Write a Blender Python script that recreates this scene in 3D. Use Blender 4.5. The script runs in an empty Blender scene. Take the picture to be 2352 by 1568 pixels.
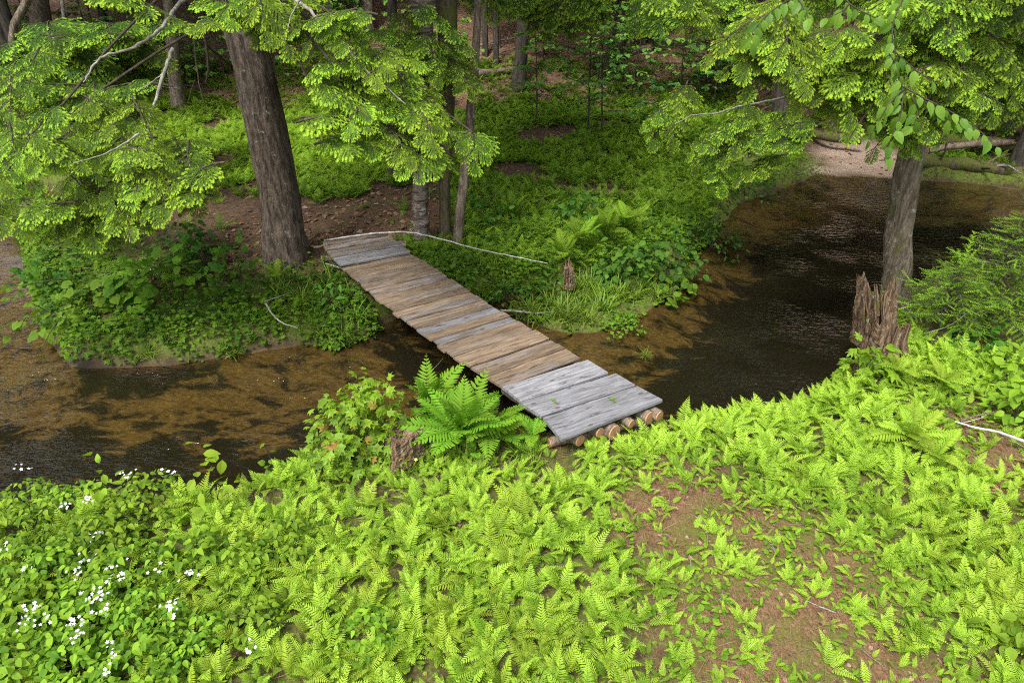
import bpy, math
import numpy as np
from mathutils import Vector
R = math.radians
rng = np.random.default_rng(11)
SC = bpy.context.scene
COL = SC.collection

# ------------------------------------------------------------------ camera geometry (layout helper)
F, CX, CY, PITCH, CAMZ = 1568.0, 1176.0, 784.0, R(31.0), 5.4
cP, sP = math.cos(PITCH), math.sin(PITCH)
def ray(u, v):
    a, b, c = u - CX, F, -(v - CY)
    return np.array([a, b * cP + c * sP, -b * sP + c * cP])
def P(u, v, z):                       # the point at height z seen at pixel (u, v) of a 2352-wide picture
    d = ray(u, v); k = (z - CAMZ) / d[2]
    return np.array([d[0] * k, d[1] * k, z])
def D(u, v, y):                       # the point at distance y ahead
    d = ray(u, v); k = y / d[1]
    return np.array([d[0] * k, y, CAMZ + d[2] * k])
def proj(p):
    x, y, z = p[..., 0], p[..., 1], p[..., 2] - CAMZ
    dep = y * cP - z * sP; up = y * sP + z * cP
    dep = np.maximum(dep, 1e-3)
    return CX + F * x / dep, CY - F * up / dep, dep
def inpoly(u, v, poly):
    poly = np.asarray(poly, float); c = np.zeros(np.shape(u), bool)
    x1, y1 = poly[:, 0], poly[:, 1]; x2, y2 = np.roll(x1, -1), np.roll(y1, -1)
    for a, b, d, e in zip(x1, y1, x2, y2):
        m = ((b > v) != (e > v)) & (u < (d - a) * (v - b) / (e - b + 1e-12) + a)
        c ^= m
    return c
def polydist(x, y, poly, closed=True):
    poly = np.asarray(poly, float); best = np.full(np.shape(x), 1e9)
    n = len(poly)
    for i in range(n if closed else n - 1):
        a, b = poly[i], poly[(i + 1) % n]
        dx, dy = b - a; L = dx * dx + dy * dy + 1e-12
        t = np.clip(((x - a[0]) * dx + (y - a[1]) * dy) / L, 0, 1)
        best = np.minimum(best, np.hypot(x - a[0] - t * dx, y - a[1] - t * dy))
    return best
def sdf(x, y, poly):                  # positive inside
    d = polydist(x, y, poly)
    return np.where(inpoly(x, y, poly), d, -d)
def sstep(a, b, x):
    t = np.clip((x - a) / (b - a), 0, 1); return t * t * (3 - 2 * t)
def vnoise(x, y, seed=0):
    xi, yi = np.floor(x).astype(np.int64), np.floor(y).astype(np.int64)
    fx, fy = x - xi, y - yi; fx = fx * fx * (3 - 2 * fx); fy = fy * fy * (3 - 2 * fy)
    def h(i, j):
        n = (i * 374761393 + j * 668265263 + seed * 1442695041) & 0x7fffffff
        n = ((n ^ (n >> 13)) * 1274126177) & 0x7fffffff
        return ((n ^ (n >> 16)) & 0xffff) / 65535.0
    return (h(xi, yi) * (1 - fx) + h(xi + 1, yi) * fx) * (1 - fy) + (h(xi, yi + 1) * (1 - fx) + h(xi + 1, yi + 1) * fx) * fy
def fbm(x, y, seed=0, o=3):
    s, a, t = 0, 1, 0
    for k in range(o):
        s = s + a * vnoise(x * 2 ** k, y * 2 ** k, seed + k); t += a; a *= .5
    return s / t

# ------------------------------------------------------------------ terrain
def w2(pts, z=0.0): return np.array([P(u, v, z)[:2] for u, v in pts])
FAR_EDGE = [(0, 505), (60, 560), (78, 660), (110, 760), (170, 832), (290, 838), (400, 832), (530, 815), (620, 795), (700, 790), (770, 800), (850, 775), (890, 735),
            (960, 720), (1110, 697), (1240, 668), (1360, 655), (1450, 640), (1560, 612), (1640, 545), (1700, 468), (1800, 430), (1880, 404), (1960, 410),
            (2060, 412), (2200, 418), (2352, 436)]
far_w = [tuple(p) for p in w2(FAR_EDGE)]
far_land = np.array([(-40, 17), (-12, 16.5), (-9.2, 15.2)] + far_w + [(12, 15.5), (40, 15.5), (220, 60), (220, 300), (-220, 300), (-220, 40)])
NEAR_EDGE = [(-500, 1150), (0, 1130), (120, 1125), (380, 1100), (560, 1065), (640, 1035), (740, 985), (860, 925), (1100, 930), (1210, 930), (1400, 930), (1560, 925), (1680, 905), (1800, 880), (1900, 850), (1960, 800), (2010, 740)]
near_w = [tuple(p) for p in w2(NEAR_EDGE, .5)]
near_land = np.array([(-40, 3.5), (-14, 5.0)] + near_w + [(5.9, 10.0), (7.2, 10.9), (9.0, 11.2), (14, 11.0), (40, 9), (220, -10), (220, -200), (-220, -200)])
ISLET = w2([(1165, 716), (1230, 688), (1330, 655), (1430, 628), (1530, 612), (1600, 606), (1612, 622), (1560, 672), (1490, 718), (1440, 742), (1370, 768), (1285, 766), (1230, 748)])
PATH = [(1390, 1090), (1540, 1050), (1680, 1120), (1900, 1190), (2010, 1250), (2100, 1330), (2030, 1400), (2080, 1480), (2300, 1568), (2300, 1700), (1500, 1700), (1560, 1560), (1545, 1440), (1470, 1290)]
PATH2 = [(2130, 940), (2300, 920), (2420, 930), (2420, 1120), (2230, 1080), (2160, 1010)]
path_w = [w2(PATH, .4), w2(PATH2, .4)]
BARE = w2([(560, 520), (1000, 420), (1050, 545), (900, 540), (700, 600), (560, 600)], .6)   # leaf litter round the big trunk
SANDBAR = w2([(1872, 408), (1885, 360), (1910, 338), (1990, 335), (2070, 362), (2075, 412), (1960, 412)])

def terrain(x, y):
    wob = (fbm(x * 1.3, y * 1.3, 5) - .5) * .35
    sf = sdf(x, y, far_land) + wob; sn = sdf(x, y, near_land) + wob; si = sdf(x, y, ISLET) + wob * .5
    hf = .40 * sstep(-.12, .35, sf) + .30 * sstep(.3, 4, sf)
    sb = sdf(x, y, SANDBAR)
    hf = np.where(sb > -1.0, hf * (1 - .78 * sstep(-1.0, .1, sb)), hf)
    hill = np.maximum(0, y - 20.5 - .10 * np.abs(x + 2)) * .36
    hf = hf + hill * sstep(0, 3, y - 20) + .5 * (fbm(x * .35, y * .35, 9) - .5) * sstep(16, 22, y)
    hn = .33 * sstep(-.12, .3, sn) + .05 * sstep(.3, 3, sn)
    hi = .13 * sstep(-.1, .25, si)
    bed = -.05 - .30 * sstep(0, 1.0, -np.maximum(np.maximum(sf, sn), si)) + .06 * (fbm(x * 2, y * 2, 3) - .5)
    land = np.maximum(np.maximum(hf, hn), hi)
    smx = np.maximum(np.maximum(sf, sn), si)
    h = np.where(smx > -.12, np.maximum(land - .05, -.05), bed)
    h = h + .07 * (fbm(x * 1.7, y * 1.7, 21) - .5) * sstep(-.1, .3, smx)
    mound = np.exp(-(((x - mt[0]) / .75) ** 2 + ((y - mt[1]) / .75) ** 2)) * .16
    return h + mound
mt = P(660, 596, .5)
def G(x, y): return float(terrain(np.array([float(x)]), np.array([float(y)]))[0])
def onG(u, v):                        # ground point seen at a pixel
    d = ray(u, v); ys = np.linspace(2.5, 90, 1600); k = ys / d[1]; z = CAMZ + d[2] * k; below = z < terrain(d[0] * k, ys)
    n = int(np.argmax(below)) if below.any() else len(ys) - 1
    return np.array([d[0] * k[n], ys[n], G(d[0] * k[n], ys[n])])

# ------------------------------------------------------------------ materials
def newmat(name):
    m = bpy.data.materials.new(name); m.use_nodes = True; nt = m.node_tree; nt.nodes.clear()
    out = nt.nodes.new('ShaderNodeOutputMaterial'); return m, nt, out
def N(nt, t, **k):
    n = nt.nodes.new(t)
    for a, b in k.items():
        if a.startswith('i_'): n.inputs[a[2:].replace('_', ' ')].default_value = b
        else: setattr(n, a, b)
    return n
def L(nt, a, b): nt.links.new(a, b)
def rgb(c): return (c[0], c[1], c[2], 1)
def mixc(nt, fac, a, b, mode='MIX'):
    n = N(nt, 'ShaderNodeMix', data_type='RGBA', blend_type=mode)
    for idx, s in ((0, fac), (6, a), (7, b)):
        if isinstance(s, (int, float)): n.inputs[idx].default_value = s
        elif isinstance(s, tuple): n.inputs[idx].default_value = rgb(s)
        else: L(nt, s, n.inputs[idx])
    return n.outputs[2]
def ramp(nt, s, a, b, lo=0.0, hi=1.0):
    n = N(nt, 'ShaderNodeMapRange', interpolation_type='SMOOTHSTEP'); L(nt, s, n.inputs[0])
    n.inputs[1].default_value = a; n.inputs[2].default_value = b; n.inputs[3].default_value = lo; n.inputs[4].default_value = hi
    return n.outputs[0]
def noise(nt, vec, scale, detail=3, rough=.55, dist=0):
    n = N(nt, 'ShaderNodeTexNoise'); n.inputs['Scale'].default_value = scale; n.inputs['Detail'].default_value = detail
    n.inputs['Roughness'].default_value = rough; n.inputs['Distortion'].default_value = dist
    if vec is not None: L(nt, vec, n.inputs['Vector'])
    return n.outputs['Fac']
def mapping(nt, vec, scale=(1, 1, 1), rot=(0, 0, 0), loc=(0, 0, 0)):
    n = N(nt, 'ShaderNodeMapping'); n.inputs['Scale'].default_value = scale; n.inputs['Rotation'].default_value = rot; n.inputs['Location'].default_value = loc
    L(nt, vec, n.inputs['Vector']); return n.outputs[0]
def position(nt): return N(nt, 'ShaderNodeNewGeometry').outputs['Position']
def objco(nt): return N(nt, 'ShaderNodeTexCoord').outputs['Object']
def bump(nt, h, s, d=.02, nrm=None):
    b = N(nt, 'ShaderNodeBump'); b.inputs['Strength'].default_value = s; b.inputs['Distance'].default_value = d; L(nt, h, b.inputs['Height'])
    if nrm is not None: L(nt, nrm, b.inputs['Normal'])
    return b.outputs[0]

def leaf_mat(name, dark, light, trans=.35, rough=.5, spec=.3, red=None):
    m, nt, out = newmat(name)
    at = N(nt, 'ShaderNodeAttribute', attribute_name='tint')
    pos = position(nt)
    n1 = noise(nt, pos, 2.2, 2)
    ob = N(nt, 'ShaderNodeObjectInfo').outputs['Random']
    a = N(nt, 'ShaderNodeMath', operation='ADD'); L(nt, at.outputs['Fac'], a.inputs[0])
    s = N(nt, 'ShaderNodeMath', operation='MULTIPLY_ADD'); L(nt, n1, s.inputs[0]); s.inputs[1].default_value = .5; s.inputs[2].default_value = -.25
    L(nt, s.outputs[0], a.inputs[1])
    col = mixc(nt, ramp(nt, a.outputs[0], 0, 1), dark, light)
    hs = N(nt, 'ShaderNodeHueSaturation'); L(nt, col, hs.inputs['Color'])
    L(nt, ramp(nt, ob, 0, 1, .488, .506), hs.inputs['Hue']); L(nt, ramp(nt, ob, 0, 1, .85, 1.12), hs.inputs['Value'])
    col = hs.outputs[0]
    if red is not None:
        rd = N(nt, 'ShaderNodeAttribute', attribute_name='red')
        col = mixc(nt, rd.outputs['Fac'], col, red)
    pb = N(nt, 'ShaderNodeBsdfPrincipled'); L(nt, col, pb.inputs['Base Color']); pb.inputs['Roughness'].default_value = rough
    pb.inputs['Specular IOR Level'].default_value = spec
    tr = N(nt, 'ShaderNodeBsdfTranslucent'); L(nt, mixc(nt, 1.0, col, (1.25, 1.15, .6), 'MULTIPLY'), tr.inputs['Color'])
    mx = N(nt, 'ShaderNodeMixShader'); mx.inputs[0].default_value = trans
    L(nt, pb.outputs[0], mx.inputs[1]); L(nt, tr.outputs[0], mx.inputs[2]); L(nt, mx.outputs[0], out.inputs[0])
    return m
M = {}
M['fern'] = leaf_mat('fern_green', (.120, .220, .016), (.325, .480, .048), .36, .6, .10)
M['bigfern'] = leaf_mat('big_fern_green', (.075, .190, .012), (.175, .365, .028), .38, .6, .12)
M['farfern'] = leaf_mat('painted_shade_fern_green', (.065, .145, .014), (.210, .350, .028), .38, .6, .08)  # darker copy of fern green, far bank shade put into its colour
M['hemlock'] = leaf_mat('hemlock_needle', (.040, .088, .015), (.270, .430, .034), .30, .6, .06)
M['maple'] = leaf_mat('maple_leaf', (.060, .155, .010), (.205, .370, .022), .4, .45, .3, red=(.34, .15, .05))
M['round'] = leaf_mat('round_leaf', (.036, .105, .013), (.135, .265, .018), .40, .6, .12)
M['shrub'] = leaf_mat('shrub_leaf', (.028, .090, .014), (.100, .220, .022), .38, .6, .14)
M['teal'] = leaf_mat('understory_leaf', (.060, .170, .040), (.220, .420, .065), .38, .6, .14)
M['bramble'] = leaf_mat('bramble_leaf', (.070, .165, .014), (.215, .360, .026), .36, .6, .12)
M['beech'] = leaf_mat('glossy_leaf', (.060, .165, .018), (.170, .340, .036), .42, .45, .22)
M['grass'] = leaf_mat('grass_blade', (.050, .110, .010), (.170, .270, .025), .35, .5, .25)
M['spruce'] = leaf_mat('spruce_needle', (.048, .115, .015), (.215, .370, .026), .25, .5, .25)
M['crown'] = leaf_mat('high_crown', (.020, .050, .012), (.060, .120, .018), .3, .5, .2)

def bark_mat(name, c1, c2, sx=16, sz=2.2, bs=.9, moss=0.0, lich=0.0, mosscol=(.075, .085, .018), horiz=False):
    m, nt, out = newmat(name); oc = objco(nt)
    v = mapping(nt, oc, (2.2, 2.2, 22) if horiz else (sx, sx, sz))
    n1 = noise(nt, v, 1.0, 5, .65, .4); n2 = noise(nt, oc, 3.0, 3)
    n3 = noise(nt, mapping(nt, oc, (sx * 3, sx * 3, sz * 4)), 1.0, 3)
    col = mixc(nt, ramp(nt, n1, .35, .65), c1, c2)
    col = mixc(nt, ramp(nt, n3, .3, .8, 0, .45), col, tuple(x * .45 for x in c1))
    if lich > 0: col = mixc(nt, ramp(nt, noise(nt, oc, 9, 4, .7), .62 - .1 * lich, .72 - .1 * lich, 0, .8), col, (.30, .31, .26))
    if moss > 0: col = mixc(nt, ramp(nt, noise(nt, oc, 2.6, 4, .7), .66 - .3 * moss, .80 - .3 * moss, 0, .9), col, mosscol)
    pb = N(nt, 'ShaderNodeBsdfPrincipled'); L(nt, col, pb.inputs['Base Color']); pb.inputs['Roughness'].default_value = .9
    pb.inputs['Specular IOR Level'].default_value = .15
    L(nt, bump(nt, n3, .4, .008, bump(nt, n1, bs, .03)), pb.inputs['Normal']); L(nt, pb.outputs[0], out.inputs[0]); return m
M['bark'] = bark_mat('hemlock_bark', (.046, .036, .028), (.160, .124, .097), 18, 3.4, 1.7, .30, .15, (.060, .046, .014))
M['barkdark'] = bark_mat('dark_bark', (.030, .026, .022), (.085, .072, .060), 14, 2, 1.0, .3)
M['barkmoss'] = bark_mat('mossy_bark', (.050, .040, .028), (.125, .098, .070), 14, 2, 1.0, .75)
M['barkgrey'] = bark_mat('grey_bark', (.085, .066, .048), (.225, .182, .135), 16, 3.0, 1.4, .35, .35)
M['birch'] = bark_mat('birch_bark', (.045, .033, .025), (.230, .190, .160), 8, 6, 1.2, .25, .6, horiz=True)
M['twig'] = bark_mat('pale_twig', (.150, .135, .115), (.300, .280, .245), 20, 6, .5, 0, .8)
M['darktwig'] = bark_mat('dark_twig', (.040, .032, .026), (.090, .070, .052), 20, 6, .5)
M['deadwood'] = bark_mat('dead_wood', (.110, .078, .055), (.250, .195, .150), 22, 1.6, 1.0, .12, .3)
M['rotten'] = bark_mat('rotten_wood', (.058, .036, .020), (.290, .195, .125), 26, 1.3, 1.6, .34, .45, (.120, .105, .020))
M['logbark'] = bark_mat('stringer_bark', (.095, .070, .050), (.235, .185, .140), 14, 3, .7, 0, .5)
M['whitebirch'] = bark_mat('white_birch_bark', (.300, .285, .260), (.560, .545, .510), 10, 5, .4, 0, .2)

def simple(name, c, rough=.8, c2=None, sc=20):
    m, nt, out = newmat(name); pb = N(nt, 'ShaderNodeBsdfPrincipled'); pb.inputs['Roughness'].default_value = rough
    if c2: L(nt, mixc(nt, noise(nt, position(nt), sc, 3), c, c2), pb.inputs['Base Color'])
    else: pb.inputs['Base Color'].default_value = rgb(c)
    L(nt, pb.outputs[0], out.inputs[0]); return m
def petal_mat():
    m, nt, out = newmat('white_petal'); pb = N(nt, 'ShaderNodeBsdfPrincipled'); pb.inputs['Base Color'].default_value = (.78, .78, .80, 1); pb.inputs['Roughness'].default_value = .6
    tr = N(nt, 'ShaderNodeBsdfTranslucent'); tr.inputs[0].default_value = (.8, .8, .8, 1); mx = N(nt, 'ShaderNodeMixShader'); mx.inputs[0].default_value = .3
    L(nt, pb.outputs[0], mx.inputs[1]); L(nt, tr.outputs[0], mx.inputs[2]); L(nt, mx.outputs[0], out.inputs[0]); return m
M['petal'] = petal_mat()
M['yellow'] = simple('yellow_petal', (.75, .50, .03), .6)

def litter_mat(name, c1, c2, c3):
    m, nt, out = newmat(name); at = N(nt, 'ShaderNodeAttribute', attribute_name='tint').outputs['Fac']
    col = mixc(nt, ramp(nt, at, 0, .6), c1, c2); col = mixc(nt, ramp(nt, at, .75, 1.0), col, c3)
    pb = N(nt, 'ShaderNodeBsdfPrincipled'); L(nt, col, pb.inputs['Base Color']); pb.inputs['Roughness'].default_value = .75
    L(nt, pb.outputs[0], out.inputs[0]); return m
M['litter'] = litter_mat('dead_leaf', (.050, .026, .015), (.180, .085, .044), (.27, .19, .135))

def ground_mat():
    m, nt, out = newmat('forest_floor'); pos = position(nt)
    ma = N(nt, 'ShaderNodeVertexColor', layer_name='mask'); sep = N(nt, 'ShaderNodeSeparateColor'); L(nt, ma.outputs[0], sep.inputs[0])
    dk = N(nt, 'ShaderNodeAttribute', attribute_name='dark').outputs['Fac']
    n8 = noise(nt, pos, 8, 5, .65); n30 = noise(nt, pos, 34, 4, .7); n2 = noise(nt, pos, 1.6, 4, .6)
    soil = mixc(nt, ramp(nt, n8, .3, .7), (.040, .026, .016), (.095, .058, .034))
    soil = mixc(nt, ramp(nt, n30, .5, .8, 0, .8), soil, (.150, .095, .058))
    # reddish needles on the trodden ground
    vor = N(nt, 'ShaderNodeTexNoise'); vor.inputs['Scale'].default_value = 1; vor.inputs['Detail'].default_value = 4; vor.inputs['Distortion'].default_value = 1.2
    L(nt, mapping(nt, pos, (60, 18, 30), (0, 0, .6)), vor.inputs['Vector'])
    path = mixc(nt, ramp(nt, vor.outputs['Fac'], .35, .65), (.080, .038, .023), (.225, .118, .072))
    path = mixc(nt, ramp(nt, n8, .55, .75, 0, .75), path, (.25, .165, .11))
    path = mixc(nt, ramp(nt, n2, .42, .60, 0, .8), path, (.095, .110, .018))
    col = mixc(nt, sep.outputs[1], soil, path)
    moss = mixc(nt, ramp(nt, n30, .3, .7), (.045, .078, .009), (.115, .165, .018))
    mf = N(nt, 'ShaderNodeMath', operation='MULTIPLY'); L(nt, sep.outputs[2], mf.inputs[0]); L(nt, ramp(nt, n8, .32, .55), mf.inputs[1])
    col = mixc(nt, mf.outputs[0], col, moss)
    hillc = mixc(nt, ramp(nt, n8, .3, .7), (.065, .038, .024), (.210, .120, .076))
    hillc = mixc(nt, ramp(nt, n30, .50, .72, 0, .8), hillc, (.30, .20, .14))
    hl = N(nt, 'ShaderNodeAttribute', attribute_name='hill').outputs['Fac']
    col = mixc(nt, hl, col, hillc)
    # stream bed: golden sand under dark weed, stones and painted-in reflection, stretched along the current
    flow = mapping(nt, pos, (1.0, 2.3, 1), (0, 0, .55))
    b1 = noise(nt, flow, 2.0, 7, .70, .5); b2 = noise(nt, flow, 14, 4, .7)
    add = N(nt, 'ShaderNodeMath', operation='ADD'); L(nt, b1, add.inputs[0])
    mul = N(nt, 'ShaderNodeMath', operation='MULTIPLY_ADD'); L(nt, dk, mul.inputs[0]); mul.inputs[1].default_value = .40; mul.inputs[2].default_value = -.03; L(nt, mul.outputs[0], add.inputs[1])  # dk adds weed, painted reflection and deck shade
    sand = mixc(nt, ramp(nt, b2, .3, .75), (.056, .044, .018), (.145, .112, .048))
    sand = mixc(nt, ramp(nt, noise(nt, mapping(nt, pos, (1, 1.8, 1), (0, 0, .5)), 5.5, 4, .65), .48, .66, 0, .75), sand, (.060, .042, .018)); sand = mixc(nt, ramp(nt, n30, .5, .8, 0, .6), sand, (.075, .052, .028))
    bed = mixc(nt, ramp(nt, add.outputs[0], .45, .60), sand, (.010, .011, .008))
    dry = mixc(nt, ramp(nt, n30, .35, .75), (.235, .165, .120), (.420, .330, .260))
    h = N(nt, 'ShaderNodeSeparateXYZ'); L(nt, pos, h.inputs[0])
    dr = N(nt, 'ShaderNodeAttribute', attribute_name='dry').outputs['Fac']
    sandmix = mixc(nt, ramp(nt, h.outputs[2], -.01, .05), bed, mixc(nt, dr, mixc(nt, .88, soil, (.012, .010, .006)), dry))  # wet bank soil, blackened further to paint shade under the overhang
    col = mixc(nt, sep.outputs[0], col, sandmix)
    pb = N(nt, 'ShaderNodeBsdfPrincipled'); L(nt, col, pb.inputs['Base Color']); pb.inputs['Roughness'].default_value = .9; pb.inputs['Specular IOR Level'].default_value = .2
    L(nt, bump(nt, n30, .6, .02, bump(nt, n8, .6, .06)), pb.inputs['Normal']); L(nt, pb.outputs[0], out.inputs[0]); return m
def water_mat():
    m, nt, out = newmat('stream_water'); pos = position(nt)
    v = mapping(nt, pos, (1.0, 2.6, 1), (0, 0, .5))
    w = noise(nt, v, 5.0, 2, .5, .5); w2_ = noise(nt, v, 13, 1, .5, .3); w0 = noise(nt, pos, .8, 2)
    ad = N(nt, 'ShaderNodeMath', operation='MULTIPLY_ADD'); L(nt, w2_, ad.inputs[0]); ad.inputs[1].default_value = .35; L(nt, w, ad.inputs[2])
    b = N(nt, 'ShaderNodeBump'); b.inputs['Distance'].default_value = .036; L(nt, ramp(nt, w0, .42, .70, .25, 1.3), b.inputs['Strength']); L(nt, ad.outputs[0], b.inputs['Height'])
    fr = N(nt, 'ShaderNodeFresnel'); fr.inputs['IOR'].default_value = 1.36; L(nt, b.outputs[0], fr.inputs['Normal'])
    gl = N(nt, 'ShaderNodeBsdfGlossy'); gl.inputs['Roughness'].default_value = .04; gl.inputs['Color'].default_value = (1, 1, 1, 1); L(nt, b.outputs[0], gl.inputs['Normal'])
    tr = N(nt, 'ShaderNodeBsdfTransparent'); tr.inputs['Color'].default_value = (.88, .79, .60, 1)
    mx = N(nt, 'ShaderNodeMixShader'); L(nt, fr.outputs[0], mx.inputs[0]); L(nt, tr.outputs[0], mx.inputs[1]); L(nt, gl.outputs[0], mx.inputs[2]); L(nt, mx.outputs[0], out.inputs[0])
    return m
def plank_mat():
    m, nt, out = newmat('weathered_plank'); oc = objco(nt)
    tone = N(nt, 'ShaderNodeAttribute', attribute_name='tone', attribute_type='OBJECT').outputs['Fac']
    sed = N(nt, 'ShaderNodeAttribute', attribute_name='seed', attribute_type='OBJECT').outputs['Fac']
    off = N(nt, 'ShaderNodeCombineXYZ'); L(nt, sed, off.inputs[0]); L(nt, sed, off.inputs[1])
    va = N(nt, 'ShaderNodeVectorMath', operation='ADD'); L(nt, oc, va.inputs[0]); L(nt, off.outputs[0], va.inputs[1]); oc = va.outputs[0]
    g = noise(nt, mapping(nt, oc, (3.2, 75, 30)), 1, 4, .6, .3); g2 = noise(nt, mapping(nt, oc, (2.0, 26, 20)), 1, 5, .65, 1.0); st = noise(nt, mapping(nt, oc, (2.6, 9, 9)), 1, 4, .6, .6)
    brown = mixc(nt, ramp(nt, g2, .3, .7), (.086, .060, .038), (.205, .153, .104))
    grey = mixc(nt, ramp(nt, g2, .3, .7), (.112, .112, .120), (.245, .250, .268))
    t2 = N(nt, 'ShaderNodeMath', operation='MULTIPLY_ADD'); L(nt, st, t2.inputs[0]); t2.inputs[1].default_value = 1.1; L(nt, tone, t2.inputs[2])
    col = mixc(nt, ramp(nt, t2.outputs[0], .50, 1.10), brown, grey)
    col = mixc(nt, ramp(nt, g, .50, .72, 0, .55), col, (.090, .060, .045))
    col = mixc(nt, ramp(nt, noise(nt, mapping(nt, oc, (4, 22, 9)), 1, 5, .7, .5), .54, .68, 0, .8), col, (.045, .036, .034))
    vo = N(nt, 'ShaderNodeTexVoronoi'); L(nt, mapping(nt, oc, (3.2, 7, 1)), vo.inputs['Vector']); vo.inputs['Scale'].default_value = 1
    col = mixc(nt, ramp(nt, vo.outputs['Distance'], .10, .16, .8, 0), col, (.085, .055, .040))
    hv = N(nt, 'ShaderNodeHueSaturation'); L(nt, col, hv.inputs['Color']); L(nt, ramp(nt, noise(nt, off.outputs[0], 3.1, 0), .3, .7, .68, 1.22), hv.inputs['Value']); col = hv.outputs[0]
    pb = N(nt, 'ShaderNodeBsdfPrincipled'); L(nt, col, pb.inputs['Base Color']); pb.inputs['Roughness'].default_value = .75; pb.inputs['Specular IOR Level'].default_value = .2
    L(nt, bump(nt, g2, .35, .006, bump(nt, g, .5, .004)), pb.inputs['Normal']); L(nt, pb.outputs[0], out.inputs[0]); return m
def logend_mat():
    m, nt, out = newmat('sawn_log_end'); oc = objco(nt); at = N(nt, 'ShaderNodeAttribute', attribute_name='tint').outputs['Fac']
    wv = N(nt, 'ShaderNodeMath', operation='MULTIPLY'); L(nt, at, wv.inputs[0]); wv.inputs[1].default_value = 60
    sn = N(nt, 'ShaderNodeMath', operation='SINE'); L(nt, wv.outputs[0], sn.inputs[0])
    col = mixc(nt, ramp(nt, sn.outputs[0], -1, 1), (.230, .115, .050), (.400, .225, .110))
    col = mixc(nt, ramp(nt, noise(nt, oc, 14, 4), .45, .75, 0, .7), col, (.16, .085, .05))
    pb = N(nt, 'ShaderNodeBsdfPrincipled'); L(nt, col, pb.inputs['Base Color']); pb.inputs['Roughness'].default_value = .8; L(nt, pb.outputs[0], out.inputs[0]); return m
M['ground'] = ground_mat(); M['water'] = water_mat(); M['plank'] = plank_mat(); M['logend'] = logend_mat()

# ------------------------------------------------------------------ mesh accumulator
class Acc:
    def __init__(s): s.v, s.f, s.t, s.r, s.sm, s.mi, s.n = [], [], [], [], [], [], 0
    def raw(s, v, f, t=None, red=None, smooth=False, mat=0):
        v = np.asarray(v, float); f = np.asarray(f, np.int64)
        s.v.append(v); s.f.append(f + s.n); s.n += len(v)
        s.t.append(np.zeros(len(v)) if t is None else np.broadcast_to(np.asarray(t, float), (len(v),)))
        s.r.append(np.zeros(len(v)) if red is None else np.broadcast_to(np.asarray(red, float), (len(v),)))
        s.sm.append(np.full(len(f), smooth)); s.mi.append(np.full(len(f), mat))
    def inst(s, T, pos, basis, scale=1.0, tint=0.0, red=0.0):
        pos = np.atleast_2d(pos); K = len(pos)
        if K == 0: return
        sc = np.broadcast_to(np.asarray(scale, float), (K,)); tn = np.broadcast_to(np.asarray(tint, float), (K,)); rd = np.broadcast_to(np.asarray(red, float), (K,))
        V = np.einsum('nj,kij->kni', T['v'], basis) * sc[:, None, None] + pos[:, None, :]
        n = len(T['v']); Fc = T['f'][None] + (np.arange(K) * n)[:, None, None]
        s.raw(V.reshape(-1, 3), Fc.reshape(-1, 3), (T['t'][None] + tn[:, None]).ravel(), np.repeat(rd, n))
    def tube(s, pts, rad, sides=7, jit=0.0, cap=False, tint=.5, ridge=0):
        pts = np.asarray(pts, float); n = len(pts); rad = np.broadcast_to(np.asarray(rad, float), (n,))
        tg = np.gradient(pts, axis=0); tg /= np.linalg.norm(tg, axis=1)[:, None] + 1e-9
        ref = np.array([1., 0, 0]) if abs(tg[0][0]) < .8 else np.array([0, 1., 0])
        a = np.cross(tg, ref); a /= np.linalg.norm(a, axis=1)[:, None] + 1e-9; b = np.cross(tg, a)
        th = np.linspace(0, 2 * np.pi, sides, endpoint=False)
        rr = rad[:, None] * (1 + jit * (rng.random((n, sides)) - .5))
        if ridge: rr = rr * (1 + ridge * np.sin(th * 5 + 1)[None] * np.linspace(1, .1, n)[:, None])
        V = pts[:, None] + rr[..., None] * (np.cos(th)[None, :, None] * a[:, None] + np.sin(th)[None, :, None] * b[:, None])
        i = np.arange(n - 1)[:, None] * sides; j = np.arange(sides)[None]; k = (j + 1) % sides
        q = np.stack([i + j, i + k, i + sides + k, i + sides + j], -1).reshape(-1, 4)
        s.raw(V.reshape(-1, 3), np.concatenate([q[:, [0, 1, 2]], q[:, [0, 2, 3]]]), tint, smooth=True)
    def mesh(s, name, mats, origin=(0, 0, 0)):
        v = np.concatenate(s.v) - np.asarray(origin, float); f = np.concatenate(s.f)
        me = bpy.data.meshes.new(name); me.vertices.add(len(v)); me.vertices.foreach_set('co', v.astype(np.float32).ravel())
        me.loops.add(f.size); me.loops.foreach_set('vertex_index', f.astype(np.int32).ravel())
        me.polygons.add(len(f)); me.polygons.foreach_set('loop_start', np.arange(0, f.size, 3, dtype=np.int32))
        me.polygons.foreach_set('use_smooth', np.concatenate(s.sm)); me.polygons.foreach_set('material_index', np.concatenate(s.mi).astype(np.int32))
        for nm, dat in (('tint', s.t), ('red', s.r)):
            at = me.attributes.new(nm, 'FLOAT', 'POINT'); at.data.foreach_set('value', np.concatenate(dat).astype(np.float32))
        for m in (mats if isinstance(mats, (list, tuple)) else [mats]): me.materials.append(M[m])
        me.update(calc_edges=True); me.validate(); return me

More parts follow.
